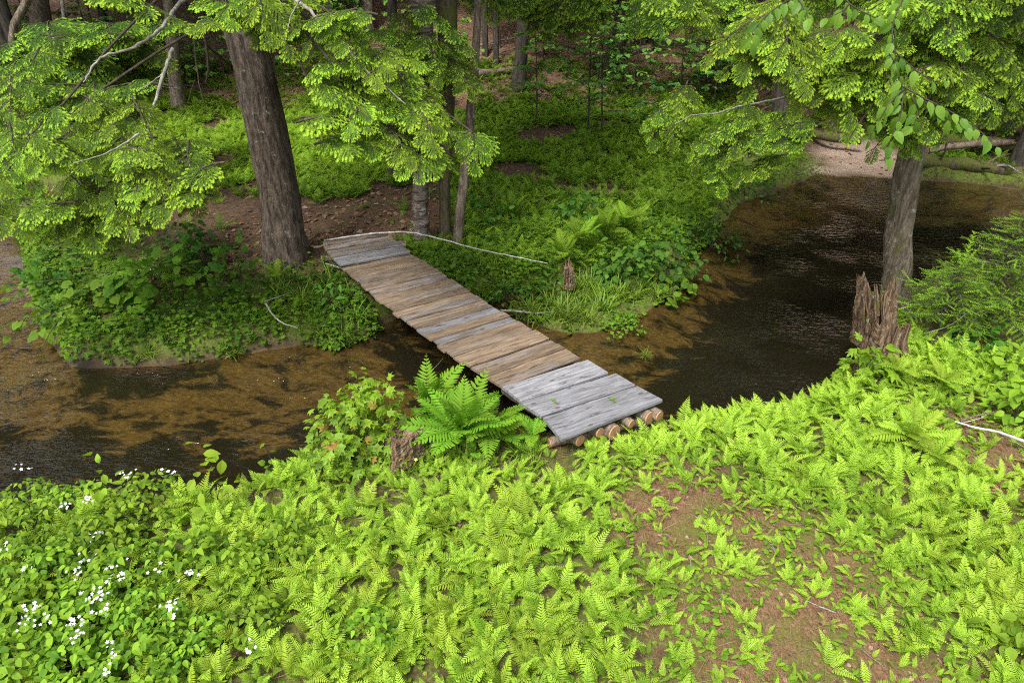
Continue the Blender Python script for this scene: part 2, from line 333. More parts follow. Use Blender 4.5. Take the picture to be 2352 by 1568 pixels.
def link(o, parent=None):
    COL.objects.link(o)
    if parent is not None: o.parent = parent
    return o
def tag(o, label=None, cat=None, group=None, kind=None):
    for k, x in (('label', label), ('category', cat), ('group', group), ('kind', kind)):
        if x: o[k] = x
    return o
def thing(name, label, cat, loc=(0, 0, 0), group=None, rz=0):
    o = bpy.data.objects.new(name, None); o.empty_display_size = .1; o.location = tuple(float(a) for a in loc); o.rotation_euler = (0, 0, rz); link(o); return tag(o, label, cat, group)
def base_of(o):
    p = Vector((0, 0, 0))
    while o is not None: p += o.location; o = o.parent
    return p
def part(name, acc, mats, parent, label=None):
    o = bpy.data.objects.new(name, acc.mesh(name, mats, base_of(parent))); link(o, parent)
    if label: o['label'] = label
    return o
def single(name, acc, mats, label, cat, loc=(0, 0, 0), group=None, kind=None):
    o = bpy.data.objects.new(name, acc.mesh(name, mats, loc)); o.location = tuple(float(a) for a in loc); link(o); return tag(o, label, cat, group, kind)
def copy_tree(o, parent=None):
    c = o.copy(); COL.objects.link(c); c.parent = parent
    for ch in list(o.children): copy_tree(ch, c)
    return c

# ------------------------------------------------------------------ leaf templates (length along +y, face up +z)
def nrm(a): return a / (np.linalg.norm(a, axis=-1, keepdims=True) + 1e-9)
def basis(d, n):
    y = nrm(np.atleast_2d(np.asarray(d, float))); n = np.atleast_2d(np.asarray(n, float)); n = np.broadcast_to(n, y.shape)
    x = nrm(np.cross(y, n)); z = np.cross(x, y); return np.stack([x, y, z], -1)
def tpl(v, f, t=None):
    v = np.asarray(v, float); return dict(v=v, f=np.asarray(f, np.int64), t=np.zeros(len(v)) if t is None else np.asarray(t, float))
def ovate(w=.3, seg=5, fold=.18, droop=.25, power=.8):
    V, Fc = [], []
    for i in range(seg + 1):
        s = i / seg; hw = w * (math.sin(math.pi * s ** power) ** .9 if 0 < s < 1 else 0.0); z = -droop * s * s
        V += [(-hw, s, z + fold * hw), (0, s, z), (hw, s, z + fold * hw)]
    for i in range(seg):
        a = 3 * i
        for k in (0, 1): Fc += [(a + k, a + k + 1, a + k + 4), (a + k, a + k + 4, a + k + 3)]
    t = [(-.06 if i % 3 == 1 else .04) for i in range(len(V))]
    return tpl(V, Fc, t)
def radial(angs, rads, cy=.35, droop=.25):
    V = [(0, cy, 0)]; t = [-.05]
    for a, r in zip(angs, rads):
        x, y = r * math.sin(R(a)), cy + r * math.cos(R(a)); V.append((x, y, -droop * r * r * 1.6 + .04 * math.sin(R(a) * 5))); t.append(.05)
    n = len(angs); return tpl(V, [(0, i + 1, (i + 1) % n + 1) for i in range(n)], t)
MAPLE = radial([0, 14, 24, 34, 52, 66, 78, 92, 118, 140, 180, 220, 242, 268, 282, 294, 308, 326, 336, 346], [.65, .42, .36, .36, .62, .40, .30, .34, .48, .33, .36, .33, .48, .34, .30, .40, .62, .36, .36, .42])
OAK = radial([0, 9, 14, 22, 32, 40, 50, 66, 76, 92, 120, 180, 240, 268, 284, 294, 310, 320, 328, 338, 346, 351], [.66, .52, .36, .40, .58, .48, .26, .44, .30, .30, .26, .36, .26, .30, .30, .44, .26, .48, .58, .40, .36, .52])
HEART = radial([0, 20, 45, 70, 95, 120, 145, 165, 180, 195, 215, 240, 265, 290, 315, 340], [.64, .50, .46, .47, .48, .49, .50, .45, .28, .45, .50, .49, .48, .47, .46, .50], .42, .3)
ROUND = radial(list(range(0, 360, 30)), [.52, .5, .5, .5, .5, .48, .4, .48, .5, .5, .5, .5], .45, .2)
OVATE = ovate(.30); NARROW = ovate(.17, 5, .2, .35); BROAD = ovate(.40, 5, .15, .3)
def blade(droop=.5, w=.018, seg=5):
    V, Fc = [], []
    for i in range(seg + 1):
        s = i / seg; hw = w * (1 - s ** 2.2) + .0015; y = s * (1 - .25 * droop * s); V += [(-hw, y * .75, s * .75 - droop * s * s * .9), (hw, y * .75, s * .75 - droop * s * s * .9)]
    for i in range(seg): a = 2 * i; Fc += [(a, a + 1, a + 3), (a, a + 3, a + 2)]
    return tpl(V, Fc, [.1 * (i // 2) for i in range(len(V))])
def frond(pairs=18, lobes=4, wid=.30, hw=.19, rise=.25, drop=.55, start=.2, peak=.30, twist=0.0, taperbase=.55, gap=.6):
    V, Fc, T_ = [], [], []
    def cur(s): return np.array([twist * s * s, s * (1 - .12 * drop * s), rise * s - drop * s * s])
    def tri(a, b, c, t):
        k = len(V); V.extend([a, b, c]); Fc.append((k, k + 1, k + 2)); T_.extend([t, t, t + .06])
    for i in range(6):
        s0, s1 = i / 6, (i + 1) / 6; a, b = cur(s0), cur(s1); w = np.array([.007 * (1 - s0) + .002, 0, 0]); tri(a - w, a + w, b, -.2); tri(b - w, b + w, a + w, -.2)
    for i in range(pairs):
        s = start + (1 - start) * (i / pairs) ** 1.0
        p = cur(s); tg = nrm(cur(s + .02) - p); q = (s - start) / (1 - start)
        Lp = wid * (taperbase + (1 - taperbase) * (q / peak)) if q < peak else wid * (1 - ((q - peak) / (1 - peak)) ** 1.35)
        Lp = max(Lp, .012); ang = R(78 - 34 * q)
        for sd in (-1, 1):
            jit = rng.normal(0, .05)
            d = nrm(tg * math.cos(ang + jit) + np.array([sd * math.sin(ang + jit), 0, -.12 + rng.normal(0, .05)]))
            nn = nrm(np.cross(d, tg) * (1 if sd > 0 else -1)); pr = nrm(np.cross(nn, d))
            t0 = rng.normal(0, .05)
            W = min(hw * Lp, gap * .8 * (1 - start) / pairs)
            us = np.linspace(0, 1, lobes + 1); rim = [(p + d * Lp * (u_ + (.06 if 0 < u_ < 1 else 0)), W * (1 - .10 * (k_ % 2)) * (1 - u_ ** 2.0) * (.55 if k_ == 0 else 1), u_) for k_, u_ in enumerate(us)]
            for (c0, w0, u0), (c1, w1, u1) in zip(rim[:-1], rim[1:]):
                tt = t0 - .12 + .12 * u1 + .28 * q; dn0, dn1 = np.array([0, 0, -.10 * Lp * u0]), np.array([0, 0, -.10 * Lp * u1])
                for e in (-1, 1):
                    tri(c0, c1, c0 + pr * e * w0 + dn0 + d * .010, tt)
                    if u1 < 1: tri(c1, c1 + pr * e * w1 + dn1 + d * .010, c0 + pr * e * w0 + dn0 + d * .010, tt)
    return tpl(V, Fc, T_)

def unit(n, up=0.0):
    v = rng.normal(size=(n, 3)); v[:, 2] += up; return nrm(v)

# ------------------------------------------------------------------ ground, water
def axis(lo, dlo, dhi, hi, step, grow=1.22):
    a = list(np.arange(dlo, dhi, step)); s = step
    while a[-1] < hi: s *= grow; a.append(a[-1] + s)
    s = step; b = []
    x = dlo
    while x > lo: s *= grow; x -= s; b.append(x)
    return np.array(b[::-1] + a)
gx, gy = axis(-200, -10, 11, 200, .085), axis(-60, 2.5, 18, 260, .085, 1.12)
X, Y = np.meshgrid(gx, gy); Z = terrain(X, Y)
nx, ny = len(gx), len(gy)
i = (np.arange(ny - 1)[:, None] * nx + np.arange(nx - 1)[None]).ravel()
ga = Acc(); ga.raw(np.stack([X, Y, Z], -1).reshape(-1, 3), np.concatenate([np.stack([i, i + 1, i + nx + 1], -1), np.stack([i, i + nx + 1, i + nx], -1)]), smooth=True)
go = single('ground', ga, 'ground', 'forest floor of soil, moss and needles with the stream bed', 'ground', kind='structure')
sf, sn, si = sdf(X, Y, far_land), sdf(X, Y, near_land), sdf(X, Y, ISLET)
shore = np.maximum(np.maximum(sf, sn), si); nz = fbm(X * 2.2, Y * 2.2, 33) - .5
sandm = 1 - sstep(-.16, .06, shore + nz * .2); sandm = np.maximum(sandm, sstep(-.5, .15, sdf(X, Y, SANDBAR) + nz * .5))
pathm = sstep(-.35, .2, np.maximum(sdf(X, Y, path_w[0]), sdf(X, Y, path_w[1])) + nz * .7)
pathm = np.maximum(pathm, .22 * sstep(-.4, .3, sdf(X, Y, BARE) + nz * .7))
U_, V_, _d = proj(np.stack([X, Y, Z], -1))
mossm = np.clip(sstep(0, .2, sn) * .55 + sstep(-.1, .15, sf) * (1 - sstep(.8, 2.2, sf)) * 1.0 + sstep(0, .1, si), 0, 1) * (1 - pathm * .6)
me = go.data
ca = me.color_attributes.new('mask', 'FLOAT_COLOR', 'POINT')
ca.data.foreach_set('color', np.stack([sandm, pathm, mossm, np.ones_like(X)], -1).astype(np.float32).ravel())
DARKP = w2([(1480, 900), (1560, 800), (1660, 720), (1700, 640), (1760, 560), (1850, 500), (1960, 480), (2352, 500), (2400, 700), (2000, 860), (1800, 960)])  # right channel: dark weed plus the forest's dark reflection painted into the bed
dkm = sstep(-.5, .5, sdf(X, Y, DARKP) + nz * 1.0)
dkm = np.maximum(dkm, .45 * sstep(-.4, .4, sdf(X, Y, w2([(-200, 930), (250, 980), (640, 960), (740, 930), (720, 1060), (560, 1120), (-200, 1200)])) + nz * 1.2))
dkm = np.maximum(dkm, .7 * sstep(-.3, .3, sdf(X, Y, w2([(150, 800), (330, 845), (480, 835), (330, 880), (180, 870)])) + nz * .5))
dkm = np.maximum(dkm, .55 * sstep(-.3, .3, sdf(X, Y, w2([(860, 720), (1000, 780), (1160, 880), (1150, 980), (960, 860), (880, 790)])) + nz * .5))  # strip under the deck darkened: bridge shade put into the bed colour
at = me.attributes.new('dry', 'FLOAT', 'POINT'); at.data.foreach_set('value', sstep(-.8, 0, sdf(X, Y, SANDBAR)).astype(np.float32).ravel())
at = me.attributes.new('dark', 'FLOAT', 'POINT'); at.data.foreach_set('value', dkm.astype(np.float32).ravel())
hillm = sstep(19.5, 22.5, Y + nz * 3); at = me.attributes.new('hill', 'FLOAT', 'POINT'); at.data.foreach_set('value', hillm.astype(np.float32).ravel())
wa = Acc(); wx, wy = np.linspace(-60, 60, 3), np.linspace(2.2, 17.8, 3)
wa.raw([(-60, 3.0, 0), (60, 3.0, 0), (60, 17.8, 0), (-60, 17.8, 0)], [(0, 1, 2), (0, 2, 3)])
single('water', wa, 'water', 'shallow tea coloured stream running over sand and dark weed', 'water', kind='structure')

# ------------------------------------------------------------------ bridge
def box_acc(c4top, thick, seg=6, jit=.004):
    """plank from its four top corners (left back, right back, right front, left front)"""
    lb, rb, rf, lf = [np.asarray(p, float) for p in c4top]
    a = Acc(); rows = []
    bev = .012
    for k in range(seg + 1):
        s = k / seg; b = lb * (1 - s) + rb * s; f = lf * (1 - s) + rf * s; d = nrm(f - b); dn = np.array([0, 0, -1.0])
        w = rng.normal(0, jit) if 0 < k < seg else 0; up = np.array([0, 0, w])
        rows.append([b + d * bev + up, f - d * bev + up, f + dn * bev + up, f + dn * thick, b + dn * thick, b + dn * bev + up])
    V = np.array(rows).reshape(-1, 3); Fc = []
    for k in range(seg):
        for j in range(6):
            p, q = k * 6 + j, k * 6 + (j + 1) % 6; Fc += [(p, q, q + 6), (p, q + 6, p + 6)]
    e = seg * 6
    for j in range(1, 5): Fc += [(0, j + 1, j), (e, e + j, e + j + 1)]
    a.raw(V, Fc); return a
bridge = thing('footbridge', 'weathered plank footbridge on logs crossing the stream', 'footbridge', (*P(1405, 985, .45)[:2], .4))
def plank(c4, tone, thick=.04, label=None):
    c4 = [np.asarray(p, float) for p in c4]; ctr = sum(c4) / 4; ac = box_acc(c4, thick)
    xd = nrm(c4[1] - c4[0]); rz = math.atan2(xd[1], xd[0])
    V = np.concatenate(ac.v); V = V - ctr; c, s = math.cos(-rz), math.sin(-rz)
    ac.v = [np.stack([V[:, 0] * c - V[:, 1] * s, V[:, 0] * s + V[:, 1] * c, V[:, 2]], -1)]
    o = bpy.data.objects.new('plank', ac.mesh('plank', 'plank')); o.location = Vector(ctr) - bridge.location; o.rotation_euler = (0, 0, rz); link(o, bridge)
    o['tone'] = float(tone); o['seed'] = float(rng.random() * 40)
    if label: o['label'] = label
    return o
Lp = [(786, 613), (861, 680), (927, 732), (994, 780), (1052, 827), (1154, 888)]
Rp = [(945, 582), (1031, 638.5), (1119, 696.5), (1190, 736), (1252, 772), (1334, 820)]
def dz(t): return .80 + (.62 - .80) * t - .06 * 4 * t * (1 - t)
def edge(pts):
    pts = np.array(pts, float); w = []
    ts = np.linspace(0, 1, len(pts))
    for it, (u, v) in enumerate(pts): w.append(P(u, v, dz(ts[it])))
    w = np.array(w); s = np.concatenate([[0], np.cumsum(np.linalg.norm(np.diff(w, axis=0), axis=1))]); return w, s / s[-1]
LW, LS = edge(Lp); RW, RS = edge(Rp)
def at_edge(W, S, t): return np.array([np.interp(t, S, W[:, k]) for k in range(3)])
nb = 26; ww = rng.uniform(.7, 1.35, nb); ts = np.concatenate([[0], np.cumsum(ww) / ww.sum()])
greys = {15: .42, 17: .30, 22: .12, 3: .10, 9: .12, 12: .18}
for k in range(nb):
    g = .0016; t0, t1 = ts[k] + g, ts[k + 1] - g * .6
    z = np.array([0, 0, rng.normal(0, .007)])
    lb, lf, rb, rf = at_edge(LW, LS, t0), at_edge(LW, LS, t1), at_edge(RW, RS, t0), at_edge(RW, RS, t1)
    ax = nrm(rb - lb); e1, e2 = rng.normal(0, .014), rng.normal(0, .012)
    tilt = np.array([0, 0, rng.normal(0, .004)])
    plank([lb + ax * e1 + z, rb + ax * e2 + z + tilt, rf + ax * e2 + z + tilt, lf + ax * e1 + z], greys.get(k, rng.uniform(-.25, .16)), .035)
GREYF = [([(765, 592), (924, 564), (942, 578), (781, 607)], .42), ([(750, 575.5), (905, 549.5), (922.5, 562), (761, 589.5)], .22), ([(743, 565), (893, 540), (903, 547.3), (747.2, 572)], .18), ([(741, 555), (880, 533), (891, 538.5), (742.5, 563)], .12)]
for q, tone in GREYF:
    plank([P(u, v, .825) for u, v in q], tone, .04, 'grey weathered board')
for q, tone, z in [([(1153, 887), (1349, 825), (1397, 854.5), (1196, 920)], .62, .630), ([(1193, 923), (1413, 856), (1459, 883), (1243, 954)], .58, .625), ([(1247, 957), (1462, 885), (1522, 917), (1289, 1007)], .68, .631)]:
    plank([P(u, v, z) for u, v in q], tone, .045, 'wide silvery grey board')
bd = (LW[0] + RW[0]) / 2 - (LW[-1] + RW[-1]) / 2; bd[2] = 0; bd = nrm(bd)
def log(name, a, b, r, label=None):
    ac = Acc(); n = 9; t = np.linspace(0, 1, n)[:, None]; pts = a * (1 - t) + b * t; pts[1:-1] += rng.normal(0, .004, (n - 2, 3)); pts[:, 2] -= (.09 if np.linalg.norm(b - a) > 3 else 0) * 4 * t[:, 0] * (1 - t[:, 0]); sides = 18
    ac.tube(pts, r * (1 + .05 * rng.normal(size=n)), sides, .06)
    o = part(name, ac, 'logbark', bridge, label)
    for end, dirn in ((pts[0], nrm(pts[0] - pts[1])), (pts[-1], nrm(pts[-1] - pts[-2]))):
        ca_ = Acc(); x = nrm(np.cross(dirn, [0, 0, 1.0])); y = np.cross(dirn, x); V = [end + dirn * .012]; tt = [0.]
        for rr in (.5, .93, 1.0):
            for k in range(sides):
                th = 2 * math.pi * k / sides; V.append(end + dirn * (.012 if rr < 1 else -.004) + (x * math.cos(th) + y * math.sin(th)) * r * rr); tt.append(rr)
        Fc = [(0, 1 + k, 1 + (k + 1) % sides) for k in range(sides)]
        for q in (0, 1):
            for k in range(sides):
                p0, p1 = 1 + q * sides + k, 1 + q * sides + (k + 1) % sides; Fc += [(p0, p0 + sides, p1 + sides), (p0, p1 + sides, p1)]
        ca_.raw(V, Fc, tt); part('sawn_end', ca_, 'logend', o)
    return o
for (u, v, r, ln, zz) in [(1332, 1011, .074, 1.3, .45), (1378, 993, .066, 5.6, .48), (1411, 993, .098, 5.8, .455), (1450, 973, .055, 1.2, .50), (1492, 959, .086, 5.5, .46), (1514, 955, .07, 1.5, .47)]:
    a = P(u, v, zz); rise = np.array([0, 0, .08 * ln / 5.6]); b = a + bd * ln + rise
    log('stringer_log', a, b, r)
log('sill_log', P(1262, 1016, .36), P(1505, 958, .37), .062)
log('sill_log', P(740, 596, .55), P(930, 560, .60), .07)

# ------------------------------------------------------------------ fern beds
HAY = [frond(16, 3, .24, .30, .30, .32 + .20 * k, .16, .22, .14 * (k - 1.5), gap=.56) for k in range(4)]
HAYLOD = [frond(11, 2, .23, .40, .30, .55 + .2 * k, .15, .25, .1 * (k - 1), gap=.5) for k in range(3)]
BIG = [frond(19, 5, .24, .24, .35, .40 + .25 * k, .12, .42, .12 * (k - 1), .35, gap=.66) for k in range(3)]
def fern_acc(pos, size, tint, tpls, nf=(4, 7), lean=(.25, .95), acc=None, headings=None):
    """fronds rising from each point: arrays in, one accumulator out"""
    a = acc or Acc(); pos = np.atleast_2d(pos)
    cnt = rng.integers(nf[0], nf[1], len(pos)); idx = np.repeat(np.arange(len(pos)), cnt); K = len(idx)
    az = rng.uniform(0, 2 * np.pi, K); el = rng.uniform(*lean, K)
    d = np.stack([np.cos(az) * np.sin(el), np.sin(az) * np.sin(el), np.cos(el)], -1)
    nn = np.stack([-np.cos(az) * np.cos(el), -np.sin(az) * np.cos(el), np.sin(el)], -1) + rng.normal(0, .25, (K, 3))
    B = basis(d, nn); sc = np.asarray(size)[idx] * rng.uniform(.65, 1.15, K); tn = np.asarray(tint)[idx] + rng.normal(0, .20, K)
    pk = rng.integers(0, len(tpls), K); off = np.stack([np.cos(az), np.sin(az), np.zeros(K)], -1) * .02
    for q, T in enumerate(tpls):
        m = pk == q; a.inst(T, pos[idx][m] + off[m], B[m], sc[m], tn[m])
    return a
BRAMBLE = [(-200, 1080), (60, 1100), (260, 1080), (330, 1130), (420, 1180), (430, 1330), (520, 1420), (560, 1500), (520, 1600), (520, 1750), (-400, 1750), (-400, 1080)]
EXCL = [w2([(700, 960), (980, 960), (1000, 1060), (720, 1070)], .4)]
def scatter(n, x0, x1, y0, y1):
    x, y = rng.uniform(x0, x1, n), rng.uniform(y0, y1, n); z = terrain(x, y); return np.stack([x, y, z], -1)
deck_poly = np.array([P(781, 607, .7)[:2], P(741, 553, .7)[:2], P(882, 533, .7)[:2], P(945, 580, .7)[:2], P(1326, 816, .65)[:2], P(1530, 917, .6)[:2], P(1289, 1030, .5)[:2], P(1150, 890, .62)[:2]])
pts = scatter(15500, -9, 11, 1.6, 11.5)
snp = sdf(pts[:, 0], pts[:, 1], near_land); u, v, dep = proj(pts + np.array([0, 0, .2]))
pm = np.maximum(sdf(pts[:, 0], pts[:, 1], path_w[0]), sdf(pts[:, 0], pts[:, 1], path_w[1]))
dens = np.where(pm > .15, .36, np.where(pm > -.15, .75, 1.0)) * np.where(inpoly(u, v, BRAMBLE), .70, 1.0)
keep = (snp > .10) & (u > -150) & (u < 2500) & (v < 1720) & (dep > 2) & (rng.random(len(pts)) < dens * .95) & (sdf(pts[:, 0], pts[:, 1], deck_poly) < -.02)
keep &= ~inpoly(u, v, [(1180, 880), (1540, 915), (1530, 965), (1310, 1010)]) & ~inpoly(u, v, [(2060, 560), (2400, 400), (2400, 800), (2130, 770)])
pts, pm, u, v, dep, snp = pts[keep], pm[keep], u[keep], v[keep], dep[keep], snp[keep]
patch = fbm(pts[:, 0] * .9, pts[:, 1] * .9, 70)
size = np.where(pm > .1, .15, .245) * rng.uniform(.65, 1.4, len(pts)) * (.85 + .35 * patch); size = np.where((pm > -.4) & (pm <= .1), size * .8, size)
size = np.where((u < 1300) & (u > 850) & (v < 1100), size * .7, size)
tint = .50 + 1.2 * (patch - .5) + np.where(pm > .1, .05, 0)
order = np.argsort(-size / dep); vis = order[(u[order] > 0) & (u[order] < 2352) & (v[order] < 1568)][:300]
variants = []
for k in range(14):
    a = fern_acc(np.zeros((1, 3)), [1.0], [.5], HAY, (4, 7)); variants.append(a.mesh('fern', 'fern'))
gl = {}
for c, idx in enumerate(vis):
    o = bpy.data.objects.new('fern', variants[c % 14]); o.location = tuple(pts[idx]); s = float(size[idx]); o.scale = (s, s, s); o.rotation_euler = (rng.normal(0, .08), rng.normal(0, .08), rng.uniform(0, 6.28)); link(o)
    uu, vv = u[idx], v[idx]
    if pm[idx] > -.05: lab, gr = 'small light green fern growing in the bare needle covered path', 'ferns on the trodden path'
    elif uu > 1400 and vv < 1160: lab, gr = 'yellow green fern on the bank between bridge end and broken stump', 'ferns on the bank right of the bridge'
    elif uu > 1700: lab, gr = 'yellow green fern in the bed to the right of the bare path', 'ferns right of the path'
    elif uu < 620: lab, gr = 'yellow green fern at the edge of the white flowering brambles', 'ferns beside the brambles'
    elif vv < 1200: lab, gr = 'yellow green fern near the mossy stump and bridge end', 'ferns near the bridge end'
    else: lab, gr = 'yellow green fern in the dense bed to the left of the bare path', 'ferns left of the path'
    tag(o, lab, 'fern', gr)
rest = np.setdiff1d(np.arange(len(pts)), vis)
a = fern_acc(pts[rest], size[rest], tint[rest], HAY, (3, 6)); single('fern_undergrowth', a, 'fern', 'dense carpet of yellow green ferns covering the near bank', 'ferns', kind='stuff')
# low leafy plants between the ferns and on the path
def leaf_scatter(pos, T, size, tint, tilt=.35, acc=None, lift=0.0):
    a = acc or Acc(); K = len(pos); az = rng.uniform(0, 6.283, K); n = nrm(np.array([0, -.15, 1.0]) + rng.normal(0, tilt, (K, 3)))
    d = np.stack([np.cos(az), np.sin(az), rng.uniform(-.2, .35, K)], -1); a.inst(T, pos + np.array([0, 0, 1]) * (lift * rng.random(K))[:, None], basis(d, n), size, tint); return a
cp = scatter(20000, -6, 9, 1.8, 8.5); cu, cv, _ = proj(cp)
cpm = np.maximum(sdf(cp[:, 0], cp[:, 1], path_w[0]), sdf(cp[:, 0], cp[:, 1], path_w[1]))
keep = (cu > -50) & (cu < 2420) & (cv < 1600) & (sdf(cp[:, 0], cp[:, 1], near_land) > .1) & (rng.random(len(cp)) < np.where(cpm > -.3, .8, .22)) & (fbm(cp[:, 0] * 2, cp[:, 1] * 2, 90) > .42)
cp = cp[keep]; a = leaf_scatter(cp, ROUND, rng.uniform(.025, .065, len(cp)), rng.uniform(.1, .9, len(cp)), .4, None, .05); leaf_scatter(cp[::2] + .03, NARROW, .08, rng.uniform(.2, .9, len(cp[::2])), .4, a, .05)
single('ground_weeds', a, 'bramble', 'low round leaved weeds dotted over the bare path', 'weeds', kind='stuff')
# litter on path
lp = scatter(60000, -3, 9, 1.8, 8.0); lpm = np.maximum(sdf(lp[:, 0], lp[:, 1], path_w[0]), sdf(lp[:, 0], lp[:, 1], path_w[1])); keep = (lpm + .3 * (rng.random(len(lp)) - .5) > -.15) | ((rng.random(len(lp)) < .3) & (sdf(lp[:, 0], lp[:, 1], near_land) > .15)); lp = lp[keep]
a = leaf_scatter(lp[: len(lp) // 7], OVATE, rng.uniform(.02, .06, len(lp) // 7), rng.uniform(0, 1, len(lp) // 7), .25, None, .015)
nd = tpl([(-.012, 0, 0), (.012, 0, 0), (.008, 1, .03), (-.008, 1, .03)], [(0, 1, 2), (0, 2, 3)]); rest_ = lp[len(lp) // 7:]
leaf_scatter(rest_ + np.array([0, 0, .006]), nd, rng.uniform(.05, .16, len(rest_)), rng.uniform(.2, .95, len(rest_)), .1, a, .012)
single('needle_litter', a, 'litter', 'reddish brown needles and dead leaves on the bare path', 'litter', kind='stuff')


# ------------------------------------------------------------------ trees: trunks, hemlock boughs, crowns
def clump_tpl(n=7, T=ovate(.32, 3), s=.5):
    a = Acc(); pos = rng.normal(0, .28, (n, 3)); a.inst(T, pos, basis(unit(n), unit(n, 1.2)), s, rng.uniform(-.2, .2, n))
    return tpl(np.concatenate(a.v), np.concatenate(a.f), np.concatenate(a.t))
CLUMP = [clump_tpl() for _ in range(3)]
def spray_tpl(kind=0):
    V, Fc, T_ = [], [], []
    def tri(a, b, c, t):
        k = len(V); V.extend([a, b, c]); Fc.append((k, k + 1, k + 2)); T_.extend([t, t, t])
    def needles(p0, d, Ln, nn, ln=.045, w=.017):
        n = max(2, int(Ln / .034)); side = nrm(np.cross(d, nn))
        for i in range(n):
            p = p0 + d * Ln * (i + .5) / n
            for e in (-1, 1):
                q = nrm(side * e + d * .55 + nn * rng.normal(.05, .2)); t = .05 + rng.uniform(0, .30)
                tri(p - d * w, p + d * w, p + q * ln * rng.uniform(.8, 1.15), t)
    def tip(p0, d, nn, s):
        d = nrm(d + np.array([0, 0, -.35]) + rng.normal(0, .15, 3)); side = nrm(np.cross(d, nn))
        for i in range(4):
            p = p0 + d * s * i / 4.2; t = .60 + .12 * i + rng.normal(0, .06)
            for e in (-1, 1):
                q = nrm(side * e * (1 - .12 * i) + d * .8 + nn * rng.normal(0, .2)); tri(p - d * s * .14, p + d * s * .26, p + q * s * .50, t)
        tri(p0 + d * s * .7 - side * s * .13, p0 + d * s * .7 + side * s * .13, p0 + d * s * 1.2, 1.0)
    def cur(s): return np.array([.06 * math.sin(s * 4 + kind), s, -.20 * s * s])
    nn0 = np.array([0, .15, 1.0]); n = 9
    for i in range(8): a, b = cur(i / 8), cur((i + 1) / 8); needles(a, nrm(b - a), np.linalg.norm(b - a), nn0)
    tip(cur(1.0), nrm(cur(1) - cur(.9)), nn0, .13)
    for i in range(n):
        for e in (-1, 1):
            s = (i + .5 + .25 * e) / n * .93 + .05; p = cur(s); tg = nrm(cur(s + .02) - p)
            Ls = .48 * math.sin(math.pi * min(1, .22 + .78 * s)) ** .8 * rng.uniform(.75, 1.15) + .05; ang = R(58 - 18 * s) + rng.normal(0, .08)
            d = nrm(tg * math.cos(ang) + np.array([e * math.sin(ang), 0, -.14 + rng.normal(0, .08)])); needles(p, d, Ls, nn0); tip(p + d * Ls, d, nn0, .125 * rng.uniform(.75, 1.15))
            k = int(Ls / .12)
            for j in range(k):
                ss = (j + .7) / (k + .4); p2 = p + d * Ls * ss; e2 = 1 if (j % 2) else -1; d2 = nrm(d * .75 + np.array([e2 * .5 * abs(tg[1]), e2 * .25, -.1]) + rng.normal(0, .1, 3)); l2 = .10 * rng.uniform(.6, 1.3)
                needles(p2, d2, l2, nn0); tip(p2 + d2 * l2, d2, nn0, .105 * rng.uniform(.7, 1.1))
    return tpl(V, Fc, T_)
SPRAY = [spray_tpl(k) for k in range(4)]
def tree_trunk(name, label, pts, widths, bark, ext=9.0, group=None, cat='tree', flare=1.5, sides=16, crown=None, ridge=.06, top=None):
    """pts: (u, v, y) from the ground up"""
    w = [D(u, v, y) for u, v, y in pts]; b = w[0].copy(); b[2] = G(b[0], b[1]); w[0] = b
    root = thing(name, label, cat, b, group)
    r = [wd / 2 * proj(p)[2] / F for wd, p in zip(widths, w)]
    if ext: d = nrm(w[-1] - w[-2]); d = nrm(d * .6 + np.array([0, 0, .4])); w.append(w[-1] + d * ext); r.append(r[-1] * .35)
    w = np.array(w); s = np.concatenate([[0], np.cumsum(np.linalg.norm(np.diff(w, axis=0), axis=1))]); q = np.concatenate([np.linspace(0, min(.8, s[1]), 7)[:-1], np.linspace(min(.8, s[1]), s[-1], 26)])
    flare = 1 + (flare - 1) * .45; wp = np.stack([np.interp(q, s, w[:, k]) for k in range(3)], -1); rr = np.interp(q, s, r)
    for _ in range(2): wp[1:-1] = .25 * wp[:-2] + .5 * wp[1:-1] + .25 * wp[2:]
    rr = rr * (1 + (flare - 1) * np.exp(-q / .28)); wp[0] -= np.array([0, 0, .12])
    wp[3:-1] += rng.normal(0, .012, (len(wp) - 4, 3)) * (rr[3:-1, None] / .2)
    a = Acc(); a.tube(wp, rr, sides, .10, ridge=ridge); part('trunk', a, bark, root)
    if crown:
        z0, rad, n = crown; n = int(n * (.5 if b[1] < 17 else 1.0)); a = Acc(); zt = w[-1][2]; zz = z0 + (zt + 1.5 - z0) * rng.random(n) ** 1.2
        ax = np.stack([np.interp(zz, wp[:, 2], wp[:, k]) for k in range(2)], -1); f = 1 - (zz - z0) / (zt + 2.2 - z0); ro = rad * (f ** .7) * np.sqrt(rng.random(n)) ; th = rng.uniform(0, 6.283, n)
        pos = np.stack([ax[:, 0] + ro * np.cos(th), ax[:, 1] + ro * np.sin(th), zz - .12 * ro], -1)
        for k in range(3): a.inst(CLUMP[k], pos[k::3], basis(unit(len(pos[k::3])), unit(len(pos[k::3]), 2)), rng.uniform(.7, 1.3, len(pos[k::3])), rng.uniform(.1, .9, len(pos[k::3])))
        for k in range(0, n, 30): m = (pos[k] * .5 + np.array([*ax[k], zz[k] + .3]) * .5); a.tube([np.array([*ax[k], zz[k] + .2]), m, pos[k]], [.04, .025, .01], 4)
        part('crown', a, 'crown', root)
    return root, wp
def curve(p0, p1, p2, n=9):
    t = np.linspace(0, 1, n)[:, None]; return p0 * (1 - t) ** 2 + 2 * p1 * t * (1 - t) + p2 * t * t
